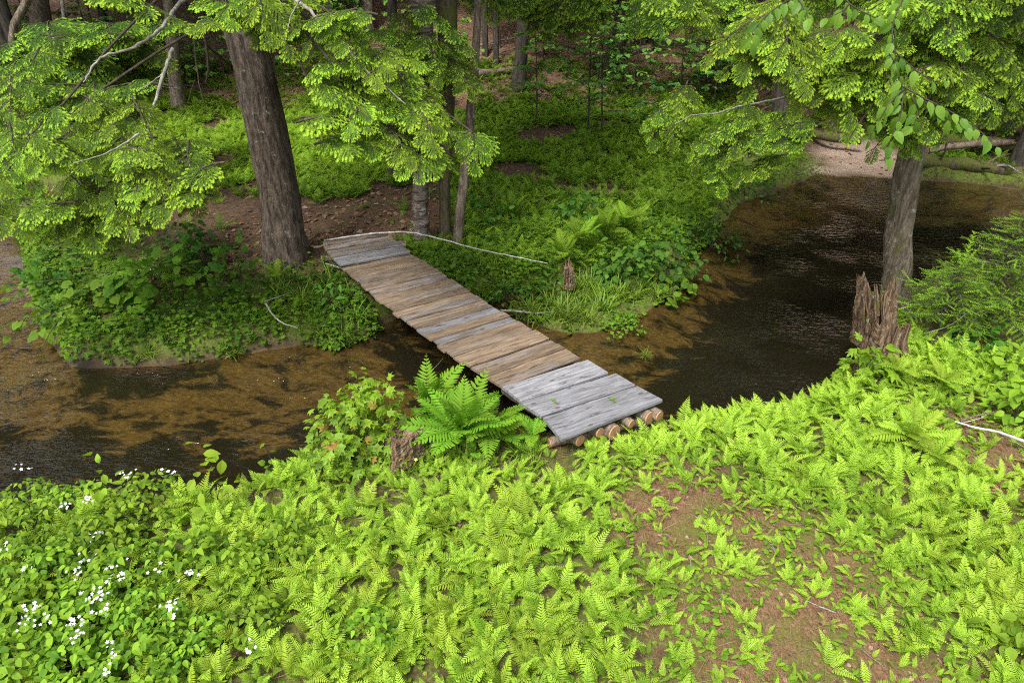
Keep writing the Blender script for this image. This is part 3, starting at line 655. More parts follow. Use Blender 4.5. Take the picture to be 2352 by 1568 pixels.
def bough(parent, root_pt, start, tipp, tint=0.0, spr=(.22, .36), n=8, wood='darktwig', rw=.014, droop=.18, density=1.0, mat='hemlock', bare=.12):
    start, tipp = np.asarray(start, float), np.asarray(tipp, float); mid = (start + tipp) / 2 + np.array([0, 0, droop * np.linalg.norm(tipp - start)])
    c = curve(start, mid, tipp, 12); a = Acc()
    if root_pt is not None:
        rp = np.asarray(root_pt, float); m = (rp + start) / 2 + np.array([0, 0, .25]); c0 = curve(rp, m, start, 9)[:-1]; full = np.concatenate([c0, c])
    else: full = c
    full = full + rng.normal(0, .012, full.shape) * np.linspace(0, 1, len(full))[:, None]
    a.tube(full, np.linspace(rw * (1.6 if root_pt is not None else 1), .004, len(full)), 6)
    f = Acc(); Lb = np.linalg.norm(tipp - start); n = max(4, int(n * density * (Lb / 1.2))); tg = np.gradient(c, axis=0)
    ts = np.linspace(bare, 1, n); P_, D_, S_ = [], [], []
    for k, t in enumerate(ts):
        p = np.array([np.interp(t * 11, range(12), c[:, j]) for j in range(3)]); d = nrm(np.array([np.interp(t * 11, range(12), tg[:, j]) for j in range(3)])); sx = nrm(np.cross(d, [0, 0, 1.0]))
        for e in ((-1, 1) if t < .97 else (0,)):
            ang = R(52) + rng.normal(0, .18); q = nrm(d * math.cos(ang) + sx * e * math.sin(ang) + np.array([0, 0, -.10 + rng.normal(0, .10)])) if e else d
            P_.append(p + rng.normal(0, .02, 3)); D_.append(q); S_.append(rng.uniform(*spr) * (1.15 - .45 * t))
            st = p + q * S_[-1] * .9; a.tube([p, (p + st) / 2, st + np.array([0, 0, -.15 * S_[-1]])], [.006, .004, .002], 4)
    P_, D_, S_ = np.array(P_), np.array(D_), np.array(S_); nn = np.array([0, -.20, 1.0]) + rng.normal(0, .16, (len(P_), 3)); B = basis(D_, nn); pk = rng.integers(0, 4, len(P_))
    for q in range(4): m = pk == q; f.inst(SPRAY[q], P_[m], B[m], S_[m], tint + rng.normal(0, .05, m.sum()))
    o = part('branch', a, wood, parent); part('foliage', f, mat, o); return o
def boughs(parent, poly, n, ydep, dirs, length, tint=0.0, rootfn=None, avoid=None, **k):
    poly = np.array(poly, float); lo, hi = poly.min(0), poly.max(0); made = 0
    while made < n:
        u, v = rng.uniform(lo[0], hi[0]), rng.uniform(lo[1], hi[1])
        if not inpoly(np.array([u]), np.array([v]), poly)[0]: continue
        y = rng.uniform(*ydep); tipp = D(u, v, y); d = nrm(np.array(dirs[rng.integers(len(dirs))], float) + rng.normal(0, .18, 3)); st = tipp - d * rng.uniform(*length)
        if avoid is not None:
            mm = proj(np.array([st, (st + tipp) / 2, tipp]))
            if inpoly(mm[0], mm[1], avoid).any(): continue
        bough(parent, rootfn(st) if rootfn and rng.random() < .12 else None, st, tipp, tint, **k); made += 1

# the big hemlock beside the bridge
by = P(655, 596, .55)[1]
hem, hw_ = tree_trunk('hemlock_tree', 'large brown hemlock trunk beside the far end of the footbridge', [(655, 596, by), (646, 480, by + .05), (628, 390, by + .1), (610, 300, by + .1), (585, 190, by + .15), (560, 90, by + .2), (540, 0, by + .25)], [96, 88, 88, 90, 88, 86, 84], 'bark', 8, flare=1.35, sides=28, crown=(6.6, 3.2, 520), ridge=.05)
def on(w): return lambda st: np.array([np.interp(min(st[2] + 1.6, w[-2][2]), w[:, 2], w[:, k]) for k in range(3)])
rt = on(hw_); CLR = [(345, 205), (640, 180), (660, 520), (590, 480), (545, 380), (440, 315), (350, 285)]
LFT = [(-.80, -.45, -.28), (-.3, -.85, -.32), (-.95, -.1, -.25), (.25, -.85, -.32)]; RGT = [(.80, -.45, -.30), (.35, -.85, -.34), (.95, -.1, -.25), (.1, -.9, -.34)]
boughs(hem, [(0, 400), (60, 330), (200, 290), (330, 300), (420, 330), (490, 400), (505, 450), (420, 480), (250, 560), (120, 545), (0, 520)], 24, (7.6, 9.0), LFT + [(.6, -.6, -.3), (.8, -.4, -.25)], (.6, 1.0), .06, rt, CLR)
boughs(hem, [(0, 430), (200, 420), (330, 440), (440, 450), (300, 550), (230, 555), (0, 530)], 18, (7.6, 8.6), LFT + [(.7, -.5, -.3), (.5, -.8, -.3)], (.5, .9), .06, None, CLR)
boughs(hem, [(330, 330), (430, 340), (500, 400), (505, 440), (420, 470), (330, 440)], 8, (7.7, 8.6), [(.75, -.5, -.3), (.9, -.2, -.25), (.4, -.8, -.3)], (.5, .9), .08, None, CLR)
boughs(hem, [(0, 230), (150, 190), (330, 240), (420, 330), (300, 360), (0, 420)], 13, (9.2, 10.2), LFT, (.7, 1.1), -.08, rt, CLR)
boughs(hem, [(640, 110), (760, 110), (880, 130), (960, 190), (1040, 290), (1100, 380), (1060, 410), (960, 400), (860, 370), (780, 300), (690, 240)], 24, (8.0, 9.4), RGT, (.6, 1.0), .10, rt)
boughs(hem, [(780, 250), (900, 230), (1000, 300), (1080, 390), (1000, 425), (880, 400)], 7, (7.9, 8.6), RGT, (.6, .9), .12)
boughs(hem, [(350, 20), (480, 0), (640, 40), (760, 20), (860, 60), (700, 110), (620, 90), (500, 75), (380, 70)], 13, (8.2, 9.6), LFT + RGT, (.6, 1.0), .04)
# pale bare limbs seen through the foliage
def limb(parent, pts, r0, r1, mat='twig', name='limb'):
    w = np.array([D(*p) for p in pts]); s = np.linspace(0, 1, len(w)); q = np.linspace(0, 1, len(w) * 4)
    w = np.stack([np.interp(q, s, w[:, k]) for k in range(3)], -1)
    for _ in range(3): w[1:-1] = .25 * w[:-2] + .5 * w[1:-1] + .25 * w[2:]
    w += rng.normal(0, r0 * .25, w.shape); a = Acc(); a.tube(w, np.linspace(r0, r1, len(w)), 7, .15); return part(name, a, mat, parent)
limb(hem, [(560, -40, 10.6), (407, 0, 9.4), (384, 52, 8.9), (340, 92, 8.6), (290, 117, 8.5), (235, 128, 8.3), (205, 160, 8.2), (195, 190, 8.1)], .028, .007)
limb(hem, [(290, 117, 8.5), (262, 124, 8.4), (215, 140, 8.3)], .012, .004); limb(hem, [(397, 112, 9.6), (378, 165, 9.3), (353, 243, 9.0), (340, 300, 8.8)], .026, .016)
limb(hem, [(378, 165, 9.3), (345, 192, 9.2), (315, 210, 9.1)], .010, .003); limb(hem, [(320, 308, 7.6), (285, 330, 7.5), (247, 353, 7.4), (170, 375, 7.3)], .012, .004)
limb(hem, [(560, -60, 10.4), (690, 0, 8.6), (735, 52, 8.5), (784, 98, 8.4), (850, 170, 8.3), (930, 240, 8.2)], .026, .006)
limb(hem, [(690, -2, 8.6), (668, 35, 8.6), (660, 70, 8.5)], .012, .004); limb(hem, [(530, 150, 10.4), (500, 125, 10.0), (462, 98, 9.7), (430, 75, 9.5)], .02, .006, 'darktwig')
limb(hem, [(445, 60, 9.6), (450, 140, 9.6), (457, 190, 9.5), (477, 267, 9.4)], .014, .004, 'darktwig'); limb(hem, [(445, 190, 9.5), (425, 255, 9.4), (403, 290, 9.4)], .006, .002, 'darktwig')
limb(hem, [(470, 85, 9.7), (480, 160, 9.7), (472, 190, 9.7)], .02, .008, 'darktwig')

# trees behind it
gy = P(968, 525, .7)[1]
tree_trunk('birch_tree', 'yellow birch with peeling pale bark behind the hemlock branches', [(966, 528, gy), (966, 400, gy + .1), (968, 230, gy + .3), (970, 60, gy + .5), (972, 0, gy + .6)], [34, 34, 36, 50, 58], 'birch', 8, crown=(7, 2.6, 380), sides=20)
tree_trunk('maple_tree', 'mossy dark trunk standing close to the right of the peeling birch', [(1021, 528, gy + .2), (1022, 400, gy + .4), (1026, 280, gy + .6), (1028, 100, gy + .9), (1030, 0, gy + 1)], [24, 26, 34, 44, 48], 'barkmoss', 8, crown=(7, 2.5, 380))
tree_trunk('young_maple_tree', 'slender leaning grey stem behind the fallen birch pole', [(1047, 525, gy - .2), (1062, 440, gy - .1), (1074, 333, gy), (1085, 233, gy + .2), (1096, 90, gy + .5), (1098, 0, gy + .6)], [22, 23, 22, 21, 18, 16], 'barkgrey', 5, flare=1.2, crown=(7, 1.5, 160))
tree_trunk('spruce_tree', 'straight dark trunk alone in the fern clearing before the slope', [(1191, 232, 22.5), (1195, 130, 22.7), (1204, 40, 22.8), (1206, 0, 22.9)], [35, 29, 28, 27], 'barkdark', 9, flare=1.25, crown=(8, 3, 420))
tree_trunk('leaning_tree', 'moss covered trunk leaning to the right on the litter slope', [(1392, 130, 23.5), (1425, 85, 24), (1460, 42, 24.4), (1500, 0, 25), (1520, -30, 25.3)], [40, 34, 30, 34, 36], 'barkmoss', 6, crown=(9, 2.5, 250))
gl_, glw = tree_trunk('hemlock_tree', 'grey hemlock trunk half hidden behind the left branches', [(405, 227, 21.5), (398, 150, 21.7), (392, 60, 21.9), (388, 0, 22)], [30, 28, 27, 26], 'barkgrey', 9, crown=(8, 3.2, 420))
boughs(gl_, [(0, 120), (120, 90), (300, 90), (430, 130), (440, 220), (330, 260), (120, 260), (0, 330)], 22, (12.5, 15.5), LFT + RGT, (1.0, 1.6), -.16, None, [(345, 225), (640, 180), (660, 480), (350, 300)], spr=(.42, .6))
boughs(gl_, [(0, 300), (90, 250), (200, 260), (160, 420), (0, 440)], 9, (10.2, 11.5), LFT + RGT, (.8, 1.2), -.10, None)
lt_, _w = tree_trunk('hemlock_tree', 'thick grey trunk on the slope in the upper left corner', [(95, 120, 23), (92, 60, 23.2), (90, 0, 23.4)], [46, 42, 40], 'barkgrey', 8, crown=(9, 3, 350))
tree_trunk('dead_sapling', 'thin pale crooked dead stem in front of the upper left trunks', [(168, 130, 20), (160, 95, 20), (148, 60, 20.1), (143, 0, 20.2), (141, -30, 20.2)], [8, 8, 8, 8, 8], 'twig', 0, flare=1.1, sides=8)
tree_trunk('beech_tree', 'smooth pale trunk leaning out of the top left corner', [(-10, 110, 18), (20, 65, 18.2), (50, 25, 18.4), (75, -20, 18.6)], [18, 16, 17, 17], 'barkgrey', 5, crown=(8.5, 2, 200))
for (u, v, wd, lab) in [(20, 150, 34, 'dark trunk at the far left edge of the slope'), (1115, 130, 14, 'thin trunk between the mossy maple and the lone dark trunk'), (1140, 150, 13, 'second thin trunk left of the lone dark trunk'), (1300, 70, 12, 'slim stem on the slope right of the lone dark trunk'), (850, 80, 24, 'trunk on the slope half hidden behind the bright hemlock spray'),
                        (760, 90, 20, 'trunk on the slope left of the birch behind hemlock spray'), (1560, 60, 26, 'dark trunk on the slope right of the leaning mossy trunk'), (1680, 30, 22, 'dark trunk high on the slope above the right hemlock branch'), (2200, 120, 44, 'shaded trunk behind the right hemlock branches'), (2335, 150, 40, 'shaded trunk at the right edge behind the logs'), (240, 60, 20, 'slim trunk on the slope above the left hemlock boughs'), (480, 60, 20, 'slim trunk on the slope left of the big hemlock')]:
    y = 27.0 if v < 100 else 24.5
    q = onG(u, v); y = min(max(q[1], 19), 33)
    tree_trunk('forest_tree', lab, [(u, v, y), (u - (CX - u) * .012, v - 80, y + .2), (u - (CX - u) * .03, v - 200, y + .4)], [wd, wd * .9, wd * .85], ('barkdark', 'barkgrey', 'barkdark')[int(u) % 3], 9, 'trees on the far slope', crown=(8, 3, 330), flare=1.25)
# unnamed depth of the forest: more trunks with crowns further up the slope
for k in range(34):
    x, y = rng.uniform(-26, 26), rng.uniform(29, 52); b = np.array([x, y, G(x, y)]); h = rng.uniform(9, 14); rd = rng.uniform(.1, .24)
    t = thing('forest_tree', 'tall trunk deep in the shade higher up the slope', 'tree', b, 'trees deep in the forest'); a = Acc(); lean = rng.normal(0, .25, 2)
    pp = np.array([[x, y, b[2] - .1], [x, y, b[2] + .5], [x + lean[0], y + lean[1], b[2] + h * .5], [x + 2 * lean[0], y + 2 * lean[1], b[2] + h]]); a.tube(pp, [rd * 1.4, rd, rd * .8, rd * .3], 9, .1); part('trunk', a, ('barkdark', 'barkgrey')[k % 2], t)
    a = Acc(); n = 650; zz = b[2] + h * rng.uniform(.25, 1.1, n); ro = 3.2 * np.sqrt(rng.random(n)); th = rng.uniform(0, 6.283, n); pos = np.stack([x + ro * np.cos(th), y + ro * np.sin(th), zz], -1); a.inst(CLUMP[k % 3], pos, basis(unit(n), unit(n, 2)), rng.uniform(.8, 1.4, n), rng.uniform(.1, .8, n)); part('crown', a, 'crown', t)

for k in range(12):  # added trees, mostly out of frame, blocking sky reflection on the water
    x, y = (rng.uniform(-24, -12), rng.uniform(17, 27)) if k < 6 else (rng.uniform(12, 24), rng.uniform(17, 28)); b = np.array([x, y, G(x, y)]); h = rng.uniform(9, 13); rd = rng.uniform(.12, .24)
    t = thing('forest_tree', 'tall trunk added at the side of the clearing to block sky reflection', 'tree', b, 'added trees at the sides of the clearing'); a = Acc(); pp = np.array([[x, y, b[2] - .1], [x, y, b[2] + .5], [x, y, b[2] + h * .5], [x + .3, y, b[2] + h]]); a.tube(pp, [rd * 1.4, rd, rd * .8, rd * .3], 9, .1); part('trunk', a, 'barkdark', t)
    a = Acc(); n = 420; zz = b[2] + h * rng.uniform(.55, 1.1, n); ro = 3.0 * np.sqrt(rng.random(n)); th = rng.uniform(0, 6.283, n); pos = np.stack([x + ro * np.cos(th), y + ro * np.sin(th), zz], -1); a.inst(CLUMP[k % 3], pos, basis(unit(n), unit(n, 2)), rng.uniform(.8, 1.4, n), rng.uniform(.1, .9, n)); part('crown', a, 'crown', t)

# the hemlock on the near bank at right, rising behind the broken stump
ry = P(2040, 690, .45)[1]
rh, rw_ = tree_trunk('hemlock_tree', 'hemlock on the near bank rising behind the broken stump', [(2064, 690, ry), (2062, 600, ry), (2066, 500, ry + .05), (2078, 420, ry + .1), (2095, 345, ry + .1), (2118, 240, ry + .15), (2145, 100, ry + .2), (2165, 0, ry + .25)], [60, 58, 56, 56, 56, 54, 50, 48], 'barkgrey', 8, flare=1.15, sides=22, crown=(6.6, 3, 480))
rr_ = on(rw_)
boughs(rh, [(1580, 90), (1720, 90), (1880, 90), (2040, 80), (2110, 150), (2080, 250), (2020, 310), (1920, 270), (1780, 225), (1660, 160)], 28, (7.6, 8.8), [(-.75, -.4, -.4), (-.35, -.75, -.5), (-.95, 0, -.3), (.3, -.75, -.5)], (.6, 1.0), .12, rr_)
boughs(rh, [(1960, 70), (2140, 50), (2190, 200), (2170, 340), (2010, 340), (2010, 200)], 16, (7.9, 8.8), [(-.5, -.7, -.5), (.4, -.7, -.5), (0, -.8, -.5)], (.6, .9), .02, None)
boughs(rh, [(2040, 0), (2260, 0), (2260, 120), (2220, 190), (2090, 160)], 12, (7.8, 8.8), [(-.5, -.7, -.4), (.4, -.7, -.4), (0, -.85, -.4)], (.6, .9), .0, None)
boughs(rh, [(1980, 300), (2060, 270), (2160, 300), (2140, 345), (2020, 350)], 5, (8.6, 9.4), [(-.4, -.7, -.5), (.4, -.7, -.5)], (.5, .8), .08)
boughs(rh, [(2240, 200), (2352, 170), (2352, 320), (2290, 310)], 5, (8.0, 9.0), [(.5, -.6, -.5), (.1, -.8, -.5)], (.6, .9), .08)
limb(rh, [(2150, 60, ry), (1990, 120, 8.7), (1880, 140, 8.4), (1808, 131, 8.2), (1750, 118, 8.1), (1690, 112, 8.0)], .014, .004)
limb(rh, [(2150, 40, ry), (2040, 60, 8.6), (1990, 90, 8.5)], .012, .004)
# hemlock across the water and the shaded one beyond
eh, ew = tree_trunk('hemlock_tree', 'dark hemlock at the bend whose low boughs hang over the far bank', [(1790, 330, 18.5), (1795, 240, 18.7), (1800, 120, 18.9), (1806, 0, 19)], [40, 38, 36, 34], 'barkdark', 8, crown=(8, 3.2, 420))
boughs(eh, [(1450, 285), (1560, 260), (1680, 275), (1750, 300), (1755, 400), (1650, 430), (1570, 390), (1480, 330)], 16, (11.0, 12.4), [(-.75, -.45, -.4), (-.3, -.75, -.5), (-.9, 0, -.3)], (.7, 1.1), .02)
limb(eh, [(1830, 215, 14), (1760, 235, 12.4), (1700, 243, 11.8), (1650, 260, 11.4), (1590, 264, 11.3), (1550, 285, 11.2)], .024, .006)
boughs(eh, [(1540, 0), (2352, 0), (2352, 90), (2150, 60), (1900, 30), (1700, 60), (1560, 60)], 16, (11.5, 14), LFT + RGT, (.8, 1.4), -.08, None, spr=(.4, .55))
boughs(eh, [(2100, 90), (2352, 60), (2352, 330), (2250, 330), (2130, 260)], 22, (12, 15), LFT + RGT, (.9, 1.5), -.15, None, spr=(.42, .6))
boughs(eh, [(1080, 0), (1500, 0), (1560, 50), (1450, 70), (1330, 50), (1240, 60), (1100, 30)], 10, (15, 18), LFT + RGT, (1.0, 1.6), -.12, None, spr=(.45, .65))
mh, mw = tree_trunk('hemlock_tree', 'half hidden hemlock behind the birch with drooping dark boughs', [(900, 330, 15), (900, 200, 15.2), (902, 60, 15.4), (903, 0, 15.5)], [26, 25, 24, 22], 'barkdark', 7, crown=(7.5, 2.6, 300))
boughs(mh, [(840, 100), (960, 90), (1080, 110), (1130, 150), (1110, 210), (1040, 240), (920, 280), (860, 200)], 14, (10.6, 12), RGT, (.8, 1.3), -.06)

# overhanging twig with glossy drooping leaves
def leafy_branch(name, label, cat, mains, leafmat, T, lsize, per, woodmat='darktwig', r=.008, droop=-.7, group=None, tint=.5):
    w0 = D(*mains[0][0]); root = thing(name, label, cat, w0, group); a, f = Acc(), Acc()
    for pts in mains:
        w = np.array([D(*p) for p in pts]); q = np.linspace(0, len(w) - 1, 6 * len(w)); w = np.stack([np.interp(q, range(len(w)), w[:, k]) for k in range(3)], -1)
        for _ in range(4): w[1:-1] = .25 * w[:-2] + .5 * w[1:-1] + .25 * w[2:]
        a.tube(w, np.linspace(r, .002, len(w)), 5); Lw = np.concatenate([[0], np.cumsum(np.linalg.norm(np.diff(w, axis=0), axis=1))]); n = max(3, int(Lw[-1] * per)); t = np.linspace(.12 * Lw[-1], Lw[-1], n)
        pos = np.stack([np.interp(t, Lw, w[:, k]) for k in range(3)], -1); tg = nrm(np.stack([np.interp(t, Lw, np.gradient(w[:, k])) for k in range(3)], -1)); sx = nrm(np.cross(tg, [0, 0, 1.0])) * np.where(np.arange(n) % 2, 1, -1)[:, None]
        d = nrm(tg * .5 + sx * .7 + np.array([0, 0, droop]) + rng.normal(0, .25, (n, 3))); nn = nrm(np.array([0, -.8, .9]) + rng.normal(0, .35, (n, 3)))
        f.inst(T, pos + d * .012, basis(d, nn), lsize * rng.uniform(.7, 1.2, n), tint + rng.normal(0, .2, n))
    part('stem', a, woodmat, root); part('foliage', f, leafmat, root); return root
leafy_branch('overhanging_branch', 'long twig of glossy drooping leaves hanging in front of the right hemlock', 'branch',
    [[(2110, -80, 6.4), (2045, 60, 6.2), (2060, 150, 6.1), (2076, 215, 6.0)], [(2045, 110, 6.15), (2100, 160, 6.1), (2150, 190, 6.0), (2180, 175, 5.95)], [(2076, 200, 6.0), (2130, 230, 5.95), (2200, 265, 5.9), (2250, 300, 5.85), (2288, 335, 5.8)],
     [(2076, 205, 6.0), (2040, 240, 5.95), (2010, 290, 5.9), (1995, 320, 5.9)], [(2076, 210, 6.0), (2070, 260, 5.95), (2050, 310, 5.9), (2038, 355, 5.9)], [(2090, 215, 6.0), (2110, 250, 5.95), (2100, 290, 5.9)], [(2060, 150, 6.1), (2040, 120, 6.1), (2055, 140, 6.0)], [(2120, 230, 6), (2170, 270, 5.9), (2220, 290, 5.85)]], 'beech', ovate(.30, 5, .15, .3), .115, 24)
leafy_branch('overhanging_branch', 'leafy twig dangling from the top edge above the bright right bough', 'branch',
    [[(1900, -60, 6.6), (1830, -10, 6.4), (1770, 25, 6.2), (1730, 70, 6.1), (1725, 95, 6.0)], [(1830, -10, 6.4), (1850, 25, 6.2), (1862, 50, 6.1)], [(1900, -60, 6.6), (1950, 10, 6.4), (1985, 30, 6.3), (2020, 45, 6.3)], [(1950, 10, 6.4), (1930, 30, 6.3), (1900, 40, 6.3)]], 'beech', ovate(.30, 5, .15, .3), .115, 22)

# ------------------------------------------------------------------ stumps, logs, fallen wood
def snag(name, label, u, v, z, hpx, wpx, spikes=True):
    b = P(u, v, z); dep = proj(b)[2]; tp = D(u - (4 if spikes else 0), v - hpx, b[1] + .03); h, r = tp[2] - b[2], wpx / 2 * dep / F; lean = (tp - b) / h * [1, 1, 0]; root = thing(name, label, 'stump', b); a = Acc(); sides, n = 40, 16; V = []
    th = np.linspace(0, 2 * np.pi, sides, endpoint=False); prof = 1 + .16 * np.sin(th * 3 + .5) + .09 * np.sin(th * 7 + 2) + .05 * np.sin(th * 13)
    top = .93 + .1 * rng.random(sides)
    if spikes:
        top = .36 + .10 * rng.random(sides)
        for c, hw_s, hh in ((3.30, .45, .98), (3.95, .25, .62), (5.0, .42, .80), (5.75, .5, .88)):
            dd = np.abs((th - c + np.pi) % (2 * np.pi) - np.pi); top = np.maximum(top, hh * sstep(hw_s + .12, hw_s - .05, dd) - .14 * rng.random(sides))
    for k in range(n + 1):
        s = k / n; rr = r * prof * (1 + .12 * (1 - s) ** 3) * (1 - .06 * s); zz = top * h * s
        V.append(np.stack([rr * np.cos(th) + b[0], rr * np.sin(th) + b[1], zz + b[2] - .05], -1) + rng.normal(0, .006, (sides, 3)))
    for s_, dzz in ((.72, -.12 if spikes else -.01), (.45, -.3 if spikes else -.02), (.05, -.5 if spikes else -.03)): rr = r * prof * .9 * s_; V.append(np.stack([rr * np.cos(th) + b[0], rr * np.sin(th) + b[1], np.maximum(top * h + dzz * h * (.6 + .8 * rng.random(sides)), .15 * h) + b[2] - .05], -1))
    V = np.array(V); V = V + lean * (V[..., 2:3] - b[2]); nr = len(V); i = np.arange(nr - 1)[:, None] * sides; j = np.arange(sides)[None]; kk = (j + 1) % sides; q = np.stack([i + j, i + kk, i + sides + kk, i + sides + j], -1).reshape(-1, 4)
    a.raw(V.reshape(-1, 3), np.concatenate([q[:, [0, 1, 2]], q[:, [0, 2, 3]]]), smooth=False); part('trunk', a, 'rotten', root)
    if spikes:
        for _ in range(16):
            t0 = rng.uniform(2.2, 6.2); rr = r * rng.uniform(.75, 1.02); p = np.array([b[0] + rr * math.cos(t0), b[1] + rr * math.sin(t0), b[2] + h * rng.uniform(.15, .5)]); p = p + lean * (p[2] - b[2]); ln = min(h * rng.uniform(.3, .6), (.98 if t0 < 3.7 else .8) * h - (p[2] - b[2])); sp = Acc(); w = rng.uniform(.012, .03)
            sp.tube([p, p + np.array([rng.normal(0, .015), rng.normal(0, .015), ln * .6]) + lean * ln * .6, p + np.array([rng.normal(0, .02), rng.normal(0, .02), ln]) + lean * ln], [w, w * .7, .002], 5, .3); part('splinter', sp, 'rotten', root)
        for _ in range(3):
            t0 = rng.uniform(3.8, 6.0); p = np.array([b[0] + r * 1.15 * math.cos(t0), b[1] + r * 1.15 * math.sin(t0), b[2] + .18]); e = p + np.array([math.cos(t0), math.sin(t0), -1.6]) * .13; sp = Acc(); sp.tube([p + np.array([0, 0, .25]), p, e], [.05, .06, .03], 7, .2); part('root', sp, 'rotten', root)
    return root
snag('broken_stump', 'tall splintered rotting stump in front of the near bank hemlock', 2014, 790, .42, 196, 84)
snag('mossy_stump', 'low cut mossy stump under the maple sprouts by the bridge', 925, 1040, .38, 62, 84, False)
def stick(name, label, pts, r0, r1, mat, cat='branch', group=None, twigs=()):
    b = np.array(pts[0], float); root = thing(name, label, cat, b, group); w = np.array(pts, float); q = np.linspace(0, len(w) - 1, 6 * len(w)); w = np.stack([np.interp(q, range(len(w)), w[:, k]) for k in range(3)], -1)
    for _ in range(4): w[1:-1] = .25 * w[:-2] + .5 * w[1:-1] + .25 * w[2:]
    w += rng.normal(0, r0 * .15, w.shape); a = Acc(); a.tube(w, np.linspace(r0, r1, len(w)), 9, .12); part('stem', a, mat, root)
    for t in twigs:
        a = Acc(); t = np.array(t, float); a.tube(np.concatenate([t[:1], (t[:1] + t[1:]) / 2 + rng.normal(0, .01, (1, 3)), t[1:]]), [r0 * .5, r0 * .35, r0 * .12], 6); part('side_twig', a, mat, root)
    return root
def g(u, v, dz=.03): p = onG(u, v); return p + np.array([0, 0, dz])
stick('birch_pole', 'slender white birch pole lying behind the far end of the bridge', [P(745, 552, .72), P(850, 536, .86), P(940, 531, .88), P(1020, 551, .85), P(1100, 573, .80), P(1180, 589, .74), P(1258, 605, .66)], .017, .007, 'whitebirch')
stick('fallen_branch', 'short forked lichen covered branch on the mossy left bank', [P(612, 698, .62), P(625, 722, .58), P(648, 742, .52), P(684, 753, .45)], .016, .008, 'twig', twigs=[(P(606, 693, .6), P(676, 668, .70))])
stick('white_branch', 'white birch branch lying on the ground at the right edge', [P(2195, 968, .48), P(2240, 982, .50), P(2290, 990, .52), P(2340, 1008, .50), P(2420, 1040, .45)], .010, .019, 'whitebirch', twigs=[(P(2290, 992, .5), P(2350, 1025, .42)), (P(2215, 970, .5), P(2275, 948, .5))])
stick('brown_stick', 'brown stick on needles above the white branch', [P(2205, 966, .44), P(2250, 952, .46), P(2290, 944, .46)], .014, .006, 'deadwood')
stick('driftwood', 'pale driftwood limb at the tip of the grassy islet by the bridge', [P(1150, 712, .10), P(1190, 715, .16), P(1235, 720, .16), P(1270, 716, .12)], .022, .010, 'twig')
stick('wedged_stick', 'short pale stick poking out under the far end boards', [P(748, 605, .60), P(772, 612, .64), P(800, 622, .62)], .014, .008, 'twig')
stick('plank_scrap', 'broken grey board scrap beside the far end of the bridge', [P(722, 569, .80), P(760, 560, .82), P(800, 552, .80)], .022, .018, 'deadwood')
stick('thin_shoot', 'thin bare twig leaning up against the bridge edge', [P(990, 852, .15), P(1005, 838, .35), P(1018, 822, .55)], .005, .002, 'twig')
sn2 = snag('splintered_stub', 'small shredded orange brown stub on the far bank above the islet', 1306, 655, .35, 48, 22, False)
for q in range(7):
    a = Acc(); p = P(1300 + 10 * rng.random(), 640, .45); a.tube([p, p + np.array([rng.normal(0, .03), 0, .2]), p + np.array([rng.normal(0, .07), 0, .30 + .12 * rng.random()])], [.018, .012, .002], 5); part('splinter', a, 'rotten', sn2)
# logs at the bend
def biglog(label, a_, b_, r, mat, stubs=0, moss=None):
    a_, b_ = np.array(a_), np.array(b_); root = thing('fallen_log', label, 'log', a_); ac = Acc(); n = 14; t = np.linspace(0, 1, n)[:, None]; w = a_ * (1 - t) + b_ * t; w[:, 2] += .05 * np.sin(t[:, 0] * 5); w += rng.normal(0, r * .1, w.shape)
    ac.tube(w, r * np.linspace(1, .8, n) * (1 + .06 * rng.normal(size=n)), 16, .14); part('trunk', ac, mat, root)
    for e, sgn in ((w[0], -1), (w[-1], 1)):
        d = nrm(b_ - a_) * sgn; x = nrm(np.cross(d, [0, 0, 1.])); y = np.cross(d, x); th = np.linspace(0, 2 * np.pi, 16, endpoint=False); V = np.concatenate([[e + d * .01], e + d * .005 + (np.cos(th)[:, None] * x + np.sin(th)[:, None] * y) * r * .85]); c = Acc(); c.raw(V, [(0, 1 + k, 1 + (k + 1) % 16) for k in range(16)], np.concatenate([[0], np.ones(16)])); part('broken_end', c, 'logend', root)
    for k in range(stubs):
        p = w[2 + (k * 3) % (n - 4)]; d = nrm(rng.normal(0, 1, 3) + np.array([0, -.5, .8])); s = Acc(); s.tube([p, p + d * r * 2.5, p + d * r * 4 + rng.normal(0, .1, 3)], [r * .25, r * .15, .01], 6); part('branch_stub', s, mat, root)
    return root
biglog('big mossy grey log lying along the water edge at the right bend', P(2100, 372, .32), P(2480, 408, .30), .17, 'barkmoss', 3)
biglog('mossy log stretching behind the sand bar under hemlock boughs', P(1730, 290, .55), P(1980, 322, .42), .13, 'barkmoss', 2)
biglog('darker log lying above the big grey log at right', P(2090, 320, .6), P(2460, 345, .7), .17, 'barkmoss', 3)
biglog('pale thin log crossing behind the big grey log', P(2130, 345, .55), P(2420, 318, .9), .09, 'deadwood', 2)
biglog('mossy log deep in the shade behind the right trunk', P(2160, 285, .9), P(2480, 300, 1.1), .24, 'barkmoss', 2)
biglog('rotting log lying at the foot of the lone dark trunk', g(1050, 190, .1), g(1180, 165, .1), .12, 'deadwood', 3)
biglog('long fallen log on the slope below the leaning mossy trunk', g(1400, 145, .12), g(1620, 95, .15), .13, 'deadwood', 4)
